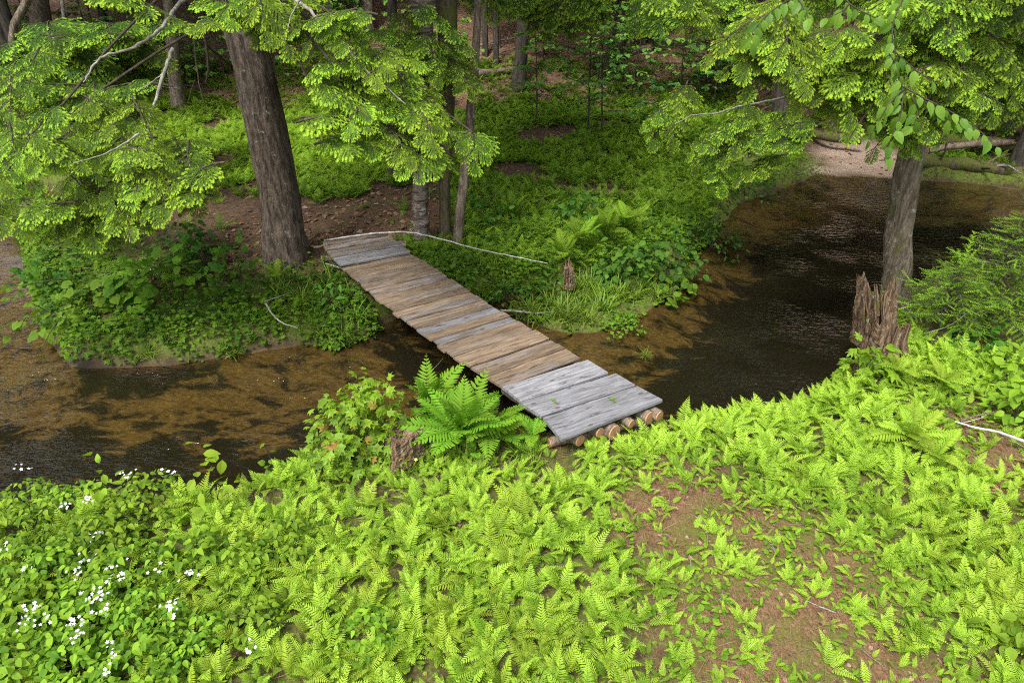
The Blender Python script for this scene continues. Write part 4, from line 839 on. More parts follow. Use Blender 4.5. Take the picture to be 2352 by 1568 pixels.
for k in range(46):
    u, v = rng.uniform(0, 2352), rng.uniform(10, 215)
    if k > 30: u, v = rng.uniform(2080, 2352), rng.uniform(320, 410)
    if k > 38: u, v = rng.uniform(1680, 2000), rng.uniform(285, 335)
    p = g(u, v, .05); az = rng.uniform(-1.2, 1.2); ln = rng.uniform(.6, 2.2); e = p + np.array([math.cos(az), math.sin(az) * .6, 0]) * ln; e[2] = G(e[0], e[1]) + rng.uniform(.05, .5); m = (p + e) / 2 + np.array([0, 0, rng.uniform(0, .15)])
    lab = ('grey dead stick lying on the leaf litter of the slope', 'sticks on the slope') if k <= 30 else (('bleached stick tangled among the logs at right', 'sticks among the logs') if k <= 38 else ('dead stick lying near the sand bar log', 'sticks by the sand bar'))
    stick('fallen_stick', lab[0], [p, m, e], rng.uniform(.018, .035), .008, ('twig', 'deadwood', 'deadwood')[k % 3], group=lab[1])

# ------------------------------------------------------------------ far bank vegetation
fp = scatter(26000, -16, 14, 8.5, 24); fu, fv, fd = proj(fp + np.array([0, 0, .25])); fs = sdf(fp[:, 0], fp[:, 1], far_land)
bare = sdf(fp[:, 0], fp[:, 1], BARE); fpat = fbm(fp[:, 0] * .7, fp[:, 1] * .7, 61)
dens = np.where(bare > -.1, .04, .85) * (fpat > .33) * np.where(inpoly(fu, fv, [(0, 400), (430, 400), (560, 430), (720, 430), (880, 760), (150, 840), (0, 700)]), .03, 1) * np.where(fv < 205, .5, 1) * np.where((fu > 1700) & (fv < 420), .25, 1)
keep = (fs > .25) & (fu > -120) & (fu < 2420) & (fv > 60) & (rng.random(len(fp)) < dens) & (sdf(fp[:, 0], fp[:, 1], deck_poly) < -.15) & (sdf(fp[:, 0], fp[:, 1], SANDBAR) < -.5)
fp, fu, fv, fpat = fp[keep], fu[keep], fv[keep], fpat[keep]
a = fern_acc(fp, rng.uniform(.24, .40, len(fp)), .35 + .6 * (fpat - .4) + .35 * inpoly(fu, fv, [(330, 200), (900, 200), (900, 420), (330, 400)]), HAYLOD, (5, 8), (.3, 1.0))  # polygon raises tint: light falling in the clearing put into frond colour
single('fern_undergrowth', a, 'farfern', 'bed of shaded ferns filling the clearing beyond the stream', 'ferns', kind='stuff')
# shuttlecock ferns one can tell apart on the far bank
def big_fern(name, label, u, v, z, n, size, mat, lean=(.35, .95), azc=None, spread=3.2, group=None, tint=.5):
    b = P(u, v, z); root = thing(name, label, 'fern', b, group)
    for k in range(n):
        az = (azc if azc is not None else 0) + (rng.uniform(-spread, spread) if azc is not None else k * 2 * math.pi / n + rng.normal(0, .25)); el = rng.uniform(*lean); a = Acc()
        d = np.array([math.cos(az) * math.sin(el), math.sin(az) * math.sin(el), math.cos(el)]); nn = np.array([-math.cos(az) * math.cos(el), -math.sin(az) * math.cos(el), math.sin(el)]) + rng.normal(0, .15, 3)
        a.inst(BIG[k % 3], [b], basis(d, nn), size * rng.uniform(.75, 1.1), tint + rng.normal(0, .15)); part('frond', a, mat, root)
    return root
big_fern('ostrich_fern', 'big bright green fern arching between the mossy stump and bridge', 1065, 1015, .40, 22, .84, 'bigfern', (.10, 1.15))
big_fern('ostrich_fern', 'fern with broad fronds arching toward the last grey boards', 1120, 1000, .40, 14, .66, 'bigfern', (.3, 1.2))
big_fern('ostrich_fern', 'upright fern fronds rising behind the maple sprouts left of the bridge', 985, 965, .38, 7, .80, 'bigfern', (.1, .6))
big_fern('ostrich_fern', 'fern arching over the left corner of the last grey bridge board', 1225, 1005, .40, 7, .42, 'bigfern', (.5, 1.1), tint=.8)
big_fern('ostrich_fern', 'low fern frond clump under the big bright fern near the path', 1090, 1040, .40, 4, .35, 'bigfern', (.8, 1.2), tint=.6)
big_fern('ostrich_fern', 'small fern at the foot of the big hemlock trunk', 640, 640, .60, 5, .42, 'farfern', (.6, 1.1), tint=.6)
for (u, v, s, lab) in [(1330, 560, .6, 'upright shaded fern on the far bank above the islet'), (1390, 545, .65, 'tall shaded fern left of the broad leaved shrub on the far bank'), (1290, 590, .5, 'shaded fern beside the shredded stub'), (1440, 520, .6, 'shaded fern just behind the broad leaved shrubs'), (1180, 500, .55, 'shaded fern right of the slender leaning stem')]:
    big_fern('wood_fern', lab, u, v, .62, 9, s, 'farfern', (.2, .8), tint=.45)
for (u, v, s, lab) in [(2090, 1010, .55, 'large fern left of the white birch branch'), (2150, 1050, .5, 'arching fern just below the tip of the white branch'), (2160, 880, .45, 'fern in front of the spruce sapling'), (2060, 860, .45, 'fern right of the oak seedling')]:
    big_fern('ostrich_fern', lab, u, v, .42, 9, s, 'fern', (.5, 1.05), tint=.45)

def bush(name, label, cat, u, v, z, rad, hgt, n, T, lsize, mat, group=None, stems=5, tint=(.2, .9), red=0, tilt=.4, shell=.55, outward=.6, clusters=0):
    b = P(u, v, z); b[2] = max(min(z, G(b[0], b[1]) + .02), -.02); root = thing(name, label, cat, b, group); q = unit(n, .5); q[:, 2] = np.abs(q[:, 2]); rr = shell + (1 - shell) * rng.random(n) ** .6
    lump = 1 + .28 * np.sin(q[:, 0] * 5 + u) * np.cos(q[:, 1] * 4 + v) + .15 * rng.normal(size=n) * .6
    off = q * np.array([rad, rad, hgt]) * (rr * lump)[:, None]
    pos = b + off; f = Acc(); d = nrm(q * np.array([1, 1, .15]) + rng.normal(0, .45, (n, 3)) + np.array([0, 0, -.22])); nn = nrm(q * outward + np.array([0, -.15, .9]) + rng.normal(0, tilt, (n, 3)))
    rd = np.where(rng.random(n) < red, rng.uniform(.3, .9, n), 0) if red else 0.0
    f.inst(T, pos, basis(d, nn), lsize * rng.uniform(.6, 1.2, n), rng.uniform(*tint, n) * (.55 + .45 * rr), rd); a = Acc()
    for k in range(stems): e = pos[rng.integers(n)]; m = (b + e) / 2 + rng.normal(0, .05, 3) + np.array([0, 0, .05]); a.tube(curve(b - np.array([0, 0, .04]), m, e, 6), np.linspace(.010, .003, 6), 5)
    part('stem', a, 'darktwig', root); part('foliage', f, mat, root); return root
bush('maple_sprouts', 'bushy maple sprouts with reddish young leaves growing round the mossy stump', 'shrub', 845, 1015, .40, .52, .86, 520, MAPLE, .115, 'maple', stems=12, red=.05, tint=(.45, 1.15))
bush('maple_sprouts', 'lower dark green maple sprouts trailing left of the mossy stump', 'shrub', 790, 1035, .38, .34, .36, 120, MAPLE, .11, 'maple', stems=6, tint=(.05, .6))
bush('oak_seedling', 'bright lobed oak seedling in front of the splintered stump', 'seedling', 1978, 850, .42, .27, .58, 34, OAK, .25, 'maple', stems=6, tint=(.55, 1.0), tilt=.3)
bush('alder_seedling', 'seedling with round leaves on a reddish stem at the water edge', 'seedling', 630, 1065, .25, .14, .55, 14, HEART, .065, 'round', stems=4, tint=(.6, 1))
bush('round_leaf_weed', 'grey green round leaved plants beside the alder seedling', 'plant', 690, 1050, .30, .28, .18, 40, HEART, .12, 'round', stems=3, tint=(.3, .7))
bush('ash_seedling', 'tall seedling with pointed leaflets above the fern edge', 'seedling', 497, 1140, .42, .26, .80, 34, OVATE, .135, 'bramble', stems=5, tint=(.6, 1), shell=.8)
bush('ash_seedling', 'seedling with pointed leaflets near the brambles by the water', 'seedling', 255, 1130, .42, .26, .70, 38, OVATE, .13, 'bramble', stems=5, tint=(.5, 1), shell=.8)
# left bank
for (u, v, z, rd, h, n, s, tn, lab) in [(350, 650, .6, .75, .62, 80, .21, (.45, 1.0), 'hobblebush with the broadest lit leaves on the left bank'), (200, 700, .5, .65, .55, 85, .18, (.2, .9), 'hobblebush spreading over the bank at the left water arm'), (110, 640, .45, .5, .45, 60, .15, (.05, .55), 'blue green hobblebush by the dark water at far left'),
                                         (470, 600, .6, .7, .5, 70, .16, (.05, .5), 'shaded hobblebush left of the big hemlock trunk'), (60, 425, .7, .7, .5, 60, .15, (.05, .5), 'dark hobblebush below the left hemlock bough'), (560, 640, .6, .6, .35, 70, .12, (.1, .5), 'low shaded hobblebush before the big hemlock roots')]:
    bush('hobblebush', lab, 'shrub', u, v, z, rd, h, n, HEART, s, 'round', tint=tn, shell=.5, tilt=.35)  # tint range puts lit and shaded looks into the leaf colour
leafy_branch('hazel_twig', 'thin twigs with round leaves reaching over the water at left', 'branch', [[(185, 700, 8.4), (120, 720, 8.0), (60, 730, 7.8), (0, 745, 7.7)], [(150, 715, 8.2), (110, 770, 8.0), (95, 810, 7.9)], [(120, 720, 8.0), (60, 690, 7.9), (10, 680, 7.8)], [(60, 730, 7.8), (20, 770, 7.7)], [(140, 640, 8.6), (60, 655, 8.3), (0, 660, 8.2)]], 'round', HEART, .12, 9, droop=-.35, tint=.6)
# low ground cover on the left bank and elsewhere along the far shore (nobody could count it)
q = scatter(60000, -11, 6, 7.5, 13.5); qs = sdf(q[:, 0], q[:, 1], far_land); qu, qv, _ = proj(q)
bq = sdf(q[:, 0], q[:, 1], BARE); k = (qs > -.06) & (qs < 2.3) & (rng.random(len(q)) < np.where(bq > 0, .02, np.where(qs < .45, .95, np.where(qs < 1.4, .5, .22)))) & (qu < 1720) & (fbm(q[:, 0] * 1.8, q[:, 1] * 1.8, 40) > .30) & (sdf(q[:, 0], q[:, 1], deck_poly) < .02); q = q[k]; pt = fbm(q[:, 0] * 1.5, q[:, 1] * 1.5, 41)
a = Acc(); m = rng.random(len(q)) < .55; leaf_scatter(q[m], MAPLE, rng.uniform(.05, .11, m.sum()), pt[m] + rng.normal(0, .2, m.sum()) - .05, .4, a, .20); leaf_scatter(q[~m], ROUND, rng.uniform(.035, .07, (~m).sum()), pt[~m] + rng.normal(0, .2, (~m).sum()), .4, a, .12); leaf_scatter(q[::2], OVATE, rng.uniform(.05, .10, len(q[::2])), pt[::2], .4, a, .25)
single('ground_cover', a, 'round', 'low green leaves and moss covering the far bank edge', 'plants', kind='stuff')
q = scatter(9000, -9, 9, 6, 14); si_ = sdf(q[:, 0], q[:, 1], ISLET); q = q[(si_ > -.02) & (rng.random(len(q)) < .8)]; a = leaf_scatter(q, ROUND, rng.uniform(.04, .10, len(q)), rng.uniform(.2, .9, len(q)), .4, None, .10); single('islet_weeds', a, 'round', 'small round leaved weeds covering the low islet', 'weeds', kind='stuff')
lp = scatter(24000, -12, 12, 9, 24); s = sdf(lp[:, 0], lp[:, 1], far_land); bq = sdf(lp[:, 0], lp[:, 1], BARE); lp = lp[(s > .1) & ((bq > -.3) | (lp[:, 1] > 20.5) | (rng.random(len(lp)) < .15))]; n = len(lp)
a = leaf_scatter(lp, OVATE, rng.uniform(.06, .13, n), rng.uniform(0, 1, n) ** 1.3, .35, None, .03); single('leaf_litter', a, 'litter', 'brown fallen leaves on the forest floor', 'litter', kind='stuff')
# grass tufts
BL = [blade(.5), blade(.9), blade(.25)]
def tuft_mesh(n, s):
    a = Acc()
    for k in range(3): m = n // 3; az = rng.uniform(0, 6.283, m); d = np.stack([np.cos(az), np.sin(az), rng.uniform(-.1, .5, m)], -1); a.inst(BL[k], rng.normal(0, .05, (m, 3)) * [1, 1, 0], basis(d, np.array([0, 0, 1.0]) + rng.normal(0, .2, (m, 3))), s * rng.uniform(.5, 1.2, m), rng.uniform(.1, .8, m))
    return a.mesh('grass_tuft', 'grass')
TM = [tuft_mesh(60, .42) for _ in range(4)]
def tufts(n, poly, lab, gr, z, sc=(.7, 1.2)):
    poly = np.array(poly, float); lo, hi = poly.min(0), poly.max(0); k = 0
    while k < n:
        u, v = rng.uniform(lo[0], hi[0]), rng.uniform(lo[1], hi[1])
        if not inpoly(np.array([u]), np.array([v]), poly)[0]: continue
        p = P(u, v, z); p[2] = G(p[0], p[1]); k += 1
        if p[2] < -.03: continue
        o = bpy.data.objects.new('grass_tuft', TM[k % 4]); o.location = tuple(p); s_ = rng.uniform(*sc); o.scale = (s_, s_, s_); o.rotation_euler = (0, 0, rng.uniform(0, 6.28)); link(o); tag(o, lab, 'grass tuft', gr)
tufts(34, [(1180, 705), (1330, 650), (1470, 630), (1580, 620), (1560, 660), (1400, 720), (1300, 745)], 'long bladed grass tuft on the low islet beside the bridge', 'grass on the islet', .15)
tufts(22, [(620, 650), (760, 640), (860, 720), (850, 790), (700, 790), (640, 740)], 'thin grass tuft on the left bank below the big hemlock', 'grass on the left bank', .35, (.6, 1.1))
tufts(9, [(300, 790), (560, 770), (560, 815), (300, 830)], 'short grass tuft hanging at the mossy left bank edge', 'grass at the left water edge', .2, (.4, .8))
tufts(12, [(1090, 600), (1230, 600), (1230, 680), (1110, 680)], 'grass tuft on the far bank right of the bridge', 'grass right of the bridge', .4, (.6, 1.0))
tufts(16, [(880, 1030), (1250, 1000), (1260, 1050), (900, 1090)], 'grass tuft between ferns at the near bridge end', 'grass by the bridge end', .42, (.45, .8))
tufts(1, [(1470, 808), (1490, 808), (1490, 818), (1470, 818)], 'lone tuft of water weed in the middle of the stream', 'water weed', 0, (.5, .6))
ww_ = bpy.data.objects.new('water_weed', TM[1]); ww_.location = tuple(P(1482, 818, -.02)); ww_.scale = (.5, .5, .35); link(ww_); tag(ww_, 'lone green water weed tuft in the middle of the stream', 'water plant')
# shrubs on the far bank
for (u, v, z, rd, h, n, T, s, mt_, tn, lab) in [
    (1440, 600, .5, .55, .75, 190, BROAD, .13, 'shrub', (.3, 1.0), 'broad leaved shrub on the far bank above the islet'), (1540, 590, .5, .6, .8, 200, BROAD, .12, 'shrub', (.1, .7), 'dense dark shrub at the far waterline left of the bend'), (1640, 510, .55, .7, .8, 240, OVATE, .10, 'shrub', (0, .5), 'shadowy shrub overhanging the dark water at the bend'),
    (1130, 500, .6, .6, .6, 170, OVATE, .11, 'shrub', (.2, .8), 'leafy shrub right of the slender leaning stem'), (1050, 620, .5, .5, .45, 200, OVATE, .10, 'shrub', (.3, .9), 'low leafy shrub close to the right of the bridge boards'), (1170, 640, .45, .5, .35, 170, OVATE, .09, 'shrub', (.2, .8), 'low shrub between bridge and shredded stub'),
    (1330, 500, .6, .6, .6, 150, BROAD, .12, 'shrub', (.2, .8), 'broad leaved shrub among the shaded ferns'), (1720, 400, .6, .8, .9, 240, OVATE, .10, 'shrub', (0, .5), 'dark bush under the low hemlock boughs'), (1830, 372, .5, .75, .5, 560, OVATE, .055, 'farfern', (.2, .7), 'bush growing beside the sand bar'), (1745, 405, .4, .7, .5, 560, OVATE, .055, 'farfern', (.05, .5), 'bush hanging over the stream left of the sand bar'),
    (420, 560, .7, .7, .5, 140, BROAD, .12, 'shrub', (.1, .5), 'shaded low bush behind the hobblebush'), (760, 690, .5, .22, .4, 40, NARROW, .16, 'shrub', (.4, .9), 'lily leaved plant on the left bank beside the bridge'), (1255, 660, .3, .3, .4, 60, OVATE, .11, 'shrub', (.4, .9), 'small plant at the waterline below the shredded stub'), (1400, 615, .4, .3, .35, 60, BROAD, .13, 'shrub', (.4, .9), 'small broad leaved plant just above the islet grass')]:
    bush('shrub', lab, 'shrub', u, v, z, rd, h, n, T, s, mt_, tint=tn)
bush('round_leaf_weed', 'large round leaved weed at the tip of the islet', 'plant', 1545, 660, .12, .45, .25, 90, ROUND, .12, 'round', stems=4, tint=(.4, 1))
bush('cress_patch', 'bright mat of cress at the near edge of the islet', 'plant', 1420, 735, .08, .42, .12, 260, ROUND, .05, 'round', stems=3, tint=(.5, 1))
# layered understory saplings
def sapling(label, u, v, h, tiers, spread, lsize, mat, T=BROAD, name='sapling', tint=(.1, .8), group=None, per=16, zoff=0):
    b = onG(u, v); root = thing(name, label, 'sapling', b, group); a, f = Acc(), Acc(); top = b + np.array([rng.normal(0, .12), rng.normal(0, .12), h]); st = curve(b - [0, 0, .05], (b + top) / 2 + rng.normal(0, .06, 3), top, 10); a.tube(st, np.linspace(.030, .006, 10), 7)
    for k in range(tiers):
        t = .30 + .7 * (k + rng.random() * .5) / tiers; p = np.array([np.interp(t * 9, range(10), st[:, j]) for j in range(3)]); az = k * 2.4 + rng.normal(0, .4); ln = spread * (1.1 - .6 * t) * rng.uniform(.7, 1.2); e = p + np.array([math.cos(az) * ln, math.sin(az) * ln, .12 * ln + rng.normal(0, .06)])
        c = curve(p, (p + e) / 2 + [0, 0, .1], e, 8); a.tube(c, np.linspace(.010, .003, 8), 5); n = per; tt = rng.uniform(.2, 1, n); pos = np.stack([np.interp(tt * 7, range(8), c[:, j]) for j in range(3)], -1); sx = np.array([-math.sin(az), math.cos(az), 0]) * rng.choice([-1, 1], n)[:, None]
        pos = pos + sx * (rng.random(n) * .22 * ln)[:, None]; d = nrm(sx * .8 + np.array([math.cos(az), math.sin(az), -.2]) * .6 + rng.normal(0, .25, (n, 3))); nn = nrm(np.array([0, -.1, 1.0]) + rng.normal(0, .28, (n, 3))); f.inst(T, pos, basis(d, nn), lsize * rng.uniform(.7, 1.2, n), rng.uniform(*tint, n))
    part('stem', a, 'darktwig', root); part('foliage', f, mat, root)
for (u, v, h, ti, sp, ls, lab, tn) in [(1350, 312, 3.6, 16, 1.5, .15, 'tall thin dark stemmed sapling with tiers of leaves in the clearing', (.1, .8)), (1383, 315, 2.2, 9, 1.0, .14, 'shorter sapling close to the right of the tall thin sapling', (.1, .7)), (1232, 285, 2.4, 10, 1.1, .15, 'sapling in the ferns right of the lone dark trunk', (.1, .7)),
                                    (1450, 215, 3.0, 14, 1.6, .17, 'leafy sapling at the foot of the litter slope', (.2, .8)), (1560, 240, 2.8, 14, 1.7, .17, 'blue green leafy sapling before the leaning mossy trunk', (.3, .9)), (1640, 250, 2.6, 14, 1.6, .17, 'blue green sapling behind the low hemlock boughs', (.2, .8)), (1300, 180, 3.2, 13, 1.5, .16, 'sapling on the slope behind the tall thin sapling', (.3, .9)), (1150, 110, 3.0, 10, 1.3, .17, 'bright leaved sapling left of the lone dark trunk', (.5, 1.0)),
                                    (1700, 215, 2.4, 11, 1.5, .17, 'dim sapling under the right hemlock bough', (.1, .6)), (1500, 330, 1.6, 10, 1.0, .14, 'low sapling left of the low hemlock boughs', (0, .5)), (470, 210, 1.3, 6, .8, .15, 'small sapling by the bright ferns left of the big hemlock', (.4, .9)), (60, 330, 2.2, 14, 1.4, .15, 'sapling filling the left edge behind hemlock boughs', (.1, .7)), (180, 300, 2.4, 14, 1.4, .15, 'sapling behind the left hemlock boughs', (.1, .7)), (2240, 300, 2.0, 12, 1.2, .14, 'dim sapling by the logs at right', (0, .4)), (1410, 180, 2.6, 12, 1.4, .16, 'sapling in front of the mossy trunk foot', (.3, .9)), (1590, 130, 2.6, 12, 1.5, .18, 'sapling on the slope right of the mossy leaning trunk', (.3, .9)), (1250, 130, 2.4, 10, 1.3, .16, 'sapling just right of the lone dark trunk base', (.4, 1))]:
    sapling(lab, u, v, h, ti, sp, ls, 'teal', tint=tn)
for k in range(110):
    u, v = rng.uniform(0, 2352), rng.uniform(15, 230)
    if 1010 < u < 1230 and rng.random() < .6: continue
    sapling('leafy undergrowth shrub growing out of the litter on the far slope', u, v, rng.uniform(.7, 1.9), 9, rng.uniform(.7, 1.2), rng.uniform(.13, .19), 'teal', (BROAD, OVATE)[k % 2], 'undergrowth_shrub', (.1, 1.0), 'shrubs on the far slope', 12)
# spruce sapling at right
def spruce(label, u, v, z, h, spread, group=None, tiers=11):
    b = P(u, v, z); root = thing('spruce_sapling', label, 'sapling', b, group); a = Acc(); a.tube([b, b + [0, 0, h * .5], b + [0, 0, h]], [.035, .02, .004], 7); part('stem', a, 'darktwig', root)
    for k in range(tiers):
        t = .18 + .8 * k / tiers; nb_ = 7 if k < tiers - 2 else 4
        for j in range(nb_):
            az = k * 1.1 + j * 2 * math.pi / nb_ + rng.normal(0, .15); ln = spread * (1.02 - t) * rng.uniform(.8, 1.15) + .08; p = b + np.array([0, 0, h * t]); e = p + np.array([math.cos(az) * ln, math.sin(az) * ln, ln * rng.uniform(-.10, .25)]); a, f = Acc(), Acc(); c = curve(p, (p + e) / 2 + [0, 0, -.06 * ln], e, 7); a.tube(c, np.linspace(.008, .003, 7), 5)
            n = max(3, int(ln / .11)); tt = np.linspace(.25, 1, n); pos = np.stack([np.interp(tt * 6, range(7), c[:, q_]) for q_ in range(3)], -1); d0 = nrm(e - p); sx = nrm(np.cross(d0, [0, 0, 1.0])); P_, D_ = [], []
            for q_ in range(n):
                for e_ in ((-1, 1) if q_ < n - 1 else (0, -1, 1)): P_.append(pos[q_]); D_.append(nrm(d0 * .75 + sx * e_ * .75 + rng.normal(0, .12, 3)))
            P_, D_ = np.array(P_), np.array(D_); f.inst(SHOOT, P_, basis(D_, np.array([0, 0, 1.0]) + rng.normal(0, .3, D_.shape)), rng.uniform(.15, .25, len(P_)) * (1.1 - .3 * t), rng.uniform(-.1, .35, len(P_)) + .30 * (rng.random(len(P_)) < .4)); o = part('branch', a, 'darktwig', root); part('foliage', f, 'spruce', o)
    f = Acc(); f.inst(SHOOT, [b + [0, 0, h * .9]] * 4, basis([(0, 0, 1), (.4, 0, 1), (-.35, .2, 1), (.1, -.4, 1)], (0, -1, .2)), [.55, .3, .3, .28], .6); part('leader', f, 'spruce', root); return root
def shoot_tpl():
    V, Fc, T_ = [], [], []
    for k in range(34):
        s = k / 34; p = np.array([0, s, 0]); th = k * 2.4; o = np.array([math.cos(th), 0, math.sin(th) * .6]); q = nrm(o + np.array([0, .8, 0])) * .16 * (1 - .3 * s); i = len(V); V += [p + [0, -.03, 0], p + [0, .03, 0], p + q]; Fc.append((i, i + 1, i + 2)); T_ += [.1 + .4 * s] * 3
    return tpl(V, Fc, T_)
SHOOT = shoot_tpl()
spruce('young spruce with bright new shoots at the right edge', 2265, 745, .42, 1.75, 1.0, tiers=14)
spruce('second low spruce sapling close behind the splintered stump', 2160, 745, .42, 1.0, .7, tiers=9)
spruce('spruce sapling leaning in from the right edge behind the ferns', 2400, 730, .42, 1.4, 1.0, tiers=11)
for k in range(14):
    p = P(rng.uniform(2100, 2300), rng.uniform(680, 780), .45); e = p + np.array([rng.normal(0, .4), rng.normal(0, .2), rng.uniform(.2, .7)]); stick('dead_twig', 'thin dry grey twig under the spruce saplings', [p, (p + e) / 2 + rng.normal(0, .05, 3), e], .006, .002, 'twig', group='dry twigs under the spruce')
bush('viburnum_shrub', 'leafy shrub at the foot of the spruce sapling', 'shrub', 2255, 790, .42, .42, .42, 120, BROAD, .14, 'shrub', tint=(.4, 1))
bush('viburnum_shrub', 'bright leafy shrub at the right edge above the white branch', 'shrub', 2335, 950, .42, .34, .55, 110, BROAD, .14, 'bramble', tint=(.5, 1))
bush('viburnum_shrub', 'shrub sticking out of the ferns right of the splintered stump', 'shrub', 2320, 860, .42, .40, .40, 100, BROAD, .13, 'bramble', tint=(.4, .9))
bush('viburnum_shrub', 'broad leaved shrub in the lower right corner', 'shrub', 2330, 1480, .40, .22, .30, 60, BROAD, .11, 'bramble', tint=(.4, .9))

# ------------------------------------------------------------------ flowering brambles
def petal_flower():
    a = Acc(); T = ovate(.34, 3, .1, .2); az = np.arange(5) * 2 * math.pi / 5; a.inst(T, np.zeros((5, 3)), basis(np.stack([np.cos(az), np.sin(az), np.full(5, .25)], -1), (0, 0, 1.0)), 1.0)
    return tpl(np.concatenate(a.v), np.concatenate(a.f))
FLOWER = petal_flower()
PLEAT = ovate(.33, 7, .30, .40, .62); POINTED = ovate(.30, 6, .25, .45, .60)
def bramble(label, u, v, z, rad, hgt, nleaf, ls, blooms, tint=(.35, 1.0), T=BROAD, group=None):
    b = P(u, v, z); b[2] = G(b[0], b[1]); root = thing('blackberry_bush', label, 'bramble', b, group); a, f = Acc(), Acc(); n = nleaf
    r = np.sqrt(rng.random(n)); th = rng.uniform(0, 6.283, n); pos = b + np.stack([r * np.cos(th) * rad, r * np.sin(th) * rad, hgt * (1.05 - .5 * r * r) * (.55 + .45 * rng.random(n))], -1)
    az0 = rng.uniform(0, 6.283, n); nn = nrm(np.array([0, -.2, 1.0]) + rng.normal(0, .30, (n, 3)))
    for k, (da, sc) in enumerate(((0, 1.0), (1.25, .85), (-1.25, .85))):
        d = np.stack([np.cos(az0 + da), np.sin(az0 + da), np.full(n, -.12)], -1); f.inst(T, pos + d * .02, basis(d, nn + rng.normal(0, .12, (n, 3))), ls * sc * rng.uniform(.8, 1.15, n), rng.uniform(*tint, n) * np.clip(.5 + (pos[:, 2] - b[2]) / hgt * .6, 0, 1.1))  # low leaves tinted darker, painting shade into the gaps
    for k in range(max(4, n // 8)): e = pos[rng.integers(n)]; a.tube(curve(b + np.array([rng.normal(0, .05), rng.normal(0, .05), -.03]), (b + e) / 2 + [0, 0, .12], e, 6), np.linspace(.006, .003, 6), 5)
    part('cane', a, 'darktwig', root); part('foliage', f, 'bramble', root)
    for k in range((blooms + 1) // 2 if blooms < 9 else 8):
        c = b + np.array([rng.normal(0, rad * .55), rng.normal(0, rad * .55), hgt * rng.uniform(.98, 1.18)]); fl = Acc(); m = rng.integers(5, 11)
        fl.inst(FLOWER, c + rng.normal(0, .034, (m, 3)) * [1, 1, .6], basis(unit(m) * [1, 1, .3], np.array([0, -.5, 1.0]) + rng.normal(0, .4, (m, 3))), rng.uniform(.011, .019, m)); part('blossom', fl, 'petal', root)
for (u, v, rd, h, n, ls, bl, lab) in [
    (40, 1130, .40, .55, 60, .13, 3, 'bramble with white blossoms beside the water at the left edge'), (150, 1150, .42, .50, 60, .13, 2, 'leafy bramble between the water and the ash seedling'), (330, 1160, .40, .50, 55, .13, 3, 'bramble near the water dotted with white blossoms'), (60, 1230, .40, .50, 60, .14, 2, 'bright bramble below the white blossoms by the water'), (220, 1260, .40, .55, 60, .15, 2, 'bramble with large pleated yellow green leaves'),
    (150, 1310, .38, .50, 60, .14, 5, 'bramble with two dense white blossom clusters'), (30, 1330, .36, .50, 55, .14, 2, 'bramble at the left edge below the pleated leaves'), (300, 1330, .38, .50, 55, .14, 4, 'bramble with small white blossoms beside the fern bed'), (60, 1420, .34, .55, 55, .17, 1, 'bramble with the largest leaves at the left edge'), (190, 1420, .34, .50, 50, .15, 5, 'bramble with white blossoms left of the big blossom drift'),
    (330, 1440, .34, .50, 50, .13, 9, 'bramble bearing the densest drift of white blossoms'), (60, 1520, .32, .55, 45, .16, 4, 'bramble with white blossoms in the lower left corner'), (200, 1520, .32, .50, 45, .15, 4, 'broad leaved bramble below the blossom drift'), (330, 1540, .32, .50, 45, .14, 3, 'bramble between the lower left blossoms and ferns'), (440, 1480, .30, .40, 40, .13, 2, 'low bramble among ferns right of the blossom drift'), (590, 1430, .26, .35, 30, .13, 2, 'small bramble with a few white blossoms inside the fern bed'), (560, 1290, .26, .42, 24, .15, 0, 'bramble sprout with five pale leaflets inside the fern bed'), (680, 1240, .26, .45, 26, .15, 0, 'leafy bramble sprout in the ferns left of centre'), (850, 1460, .24, .42, 24, .13, 0, 'bramble sprout in the ferns near the bottom edge'), (440, 1280, .28, .50, 26, .17, 0, 'bramble sprout with wide leaves beside the fern fronds')]:
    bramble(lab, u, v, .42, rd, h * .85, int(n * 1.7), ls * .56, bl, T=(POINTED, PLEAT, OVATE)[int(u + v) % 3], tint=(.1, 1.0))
# bits lying on the deck
t = thing('needle_clump', 'small clump of rusty needles lying on the brown planks', 'litter', P(1010, 737, dz(.55) + .003)); a = Acc(); kp = np.array(t.location) + rng.normal(0, .07, (70, 3)) * [1, .7, .03]; a.inst(nd, kp, basis(unit(70) * [1, 1, .1], (0, 0, 1.0)), rng.uniform(.04, .09, 70), .45); part('needles', a, 'litter', t)
for u, v, zz, lab in ((1271, 920, .65, 'small green leaf lying on the first silvery board'), (1408, 918, .645, 'small green sprig in the gap between two silvery boards')):
    t = thing('green_sprig', lab, 'leaf', P(u - 0, v - 0, zz)); a = Acc(); a.inst(OVATE, [t.location] * 4, basis(unit(4, .2) * [1, 1, .3], (0, 0, 1.0)), .05, .5); part('leaf', a, 'maple', t)
for k in range(22):
    p = g(rng.uniform(1480, 2080), rng.uniform(1120, 1540), .012); az = rng.uniform(0, 6.28); ln = rng.uniform(.08, .28); e = p + np.array([math.cos(az), math.sin(az), 0]) * ln; e[2] = G(e[0], e[1]) + .015
    stick('fallen_twig', 'short dry twig lying on the needles of the bare path', [p, (p + e) / 2 + rng.normal(0, .012, 3) * [1, 1, .2], e], rng.uniform(.004, .008), .003, ('twig', 'deadwood')[k % 2], group='twigs on the path')
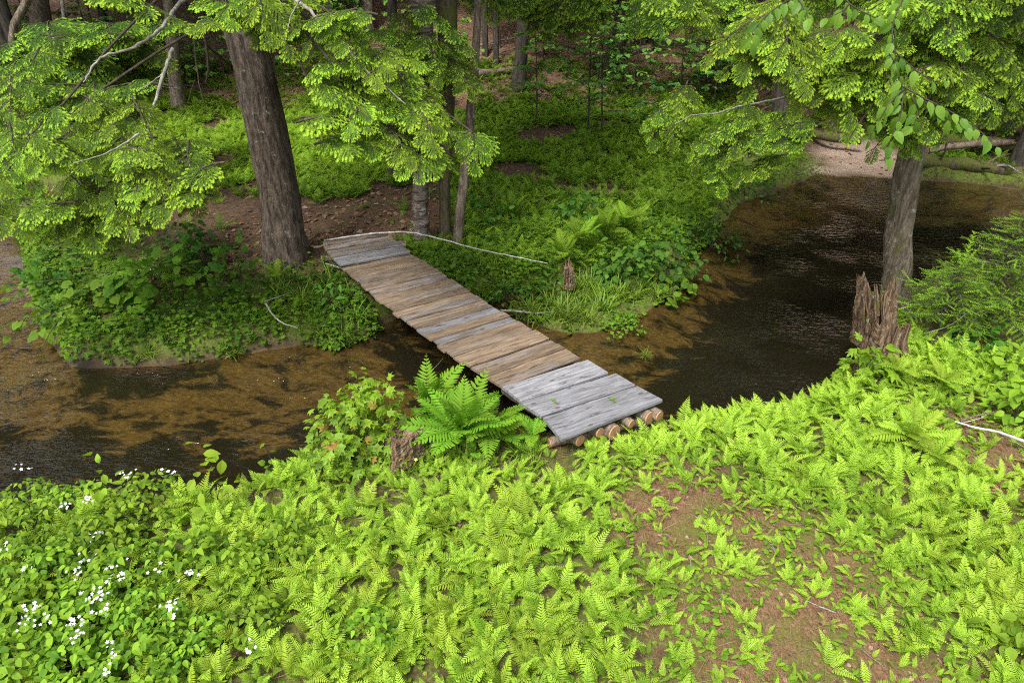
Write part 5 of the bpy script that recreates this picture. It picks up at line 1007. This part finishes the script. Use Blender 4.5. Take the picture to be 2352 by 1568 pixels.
# little yellow flowers beside the stump
for k, (u, v) in enumerate([(893, 1022), (888, 1027), (955, 1055)]):
    p = P(u, v, .45); t = thing('yellow_flower', 'tiny yellow flower in the grass by the mossy stump', 'flower', p, 'yellow flowers'); a = Acc(); a.tube([p - [0, 0, .15], p - [0, 0, .07], p], [.003, .003, .002], 4); part('stem', a, 'grass', t); a = Acc(); a.inst(FLOWER, [p], basis([(1, 0, 0)], (0, -.4, 1)), .022); part('blossom', a, 'yellow', t)

# ------------------------------------------------------------------ camera, light
cam = bpy.data.cameras.new('camera'); cam.lens = 24; cam.sensor_width = 36; cam.clip_end = 900; cam.clip_start = .05
co = bpy.data.objects.new('camera', cam); co.location = (0, 0, CAMZ); co.rotation_euler = (R(90) - PITCH, 0, 0); link(co); SC.camera = co
SUN_EL, SUN_AZ = R(58), R(215)      # azimuth measured from +y towards +x: behind the camera, to the left
sd = Vector((math.sin(SUN_AZ) * math.cos(SUN_EL), math.cos(SUN_AZ) * math.cos(SUN_EL), math.sin(SUN_EL)))
sl = bpy.data.lights.new('sun', 'SUN'); sl.energy = 1.5; sl.angle = R(14); sl.color = (1.0, .96, .88)
so = bpy.data.objects.new('sun', sl); so.rotation_euler = (-sd).to_track_quat('-Z', 'Y').to_euler(); so.location = (0, 0, 30); link(so)
W = bpy.data.worlds.new('World'); SC.world = W; W.use_nodes = True; nt = W.node_tree; nt.nodes.clear()
sk = nt.nodes.new('ShaderNodeTexSky'); sk.sky_type = 'NISHITA'; sk.sun_disc = False; sk.sun_elevation = SUN_EL; sk.sun_rotation = SUN_AZ; sk.dust_density = 4
hs = nt.nodes.new('ShaderNodeHueSaturation'); hs.inputs['Saturation'].default_value = .25; L(nt, sk.outputs[0], hs.inputs['Color'])
bg = nt.nodes.new('ShaderNodeBackground'); bg.inputs['Strength'].default_value = .13; L(nt, hs.outputs[0], bg.inputs['Color'])
wo = nt.nodes.new('ShaderNodeOutputWorld'); L(nt, bg.outputs[0], wo.inputs['Surface'])
SC.view_settings.view_transform = 'Standard'; SC.view_settings.look = 'None'; SC.view_settings.gamma = 1; SC.view_settings.exposure = 1.45; SC.cycles.sample_clamp_indirect = 4; SC.cycles.sample_clamp_direct = 6; SC.cycles.use_denoising = False; SC.cycles.filter_width = 1.1
SC.cycles.max_bounces = 8; SC.cycles.transparent_max_bounces = 12; SC.cycles.caustics_reflective = False; SC.cycles.caustics_refractive = False
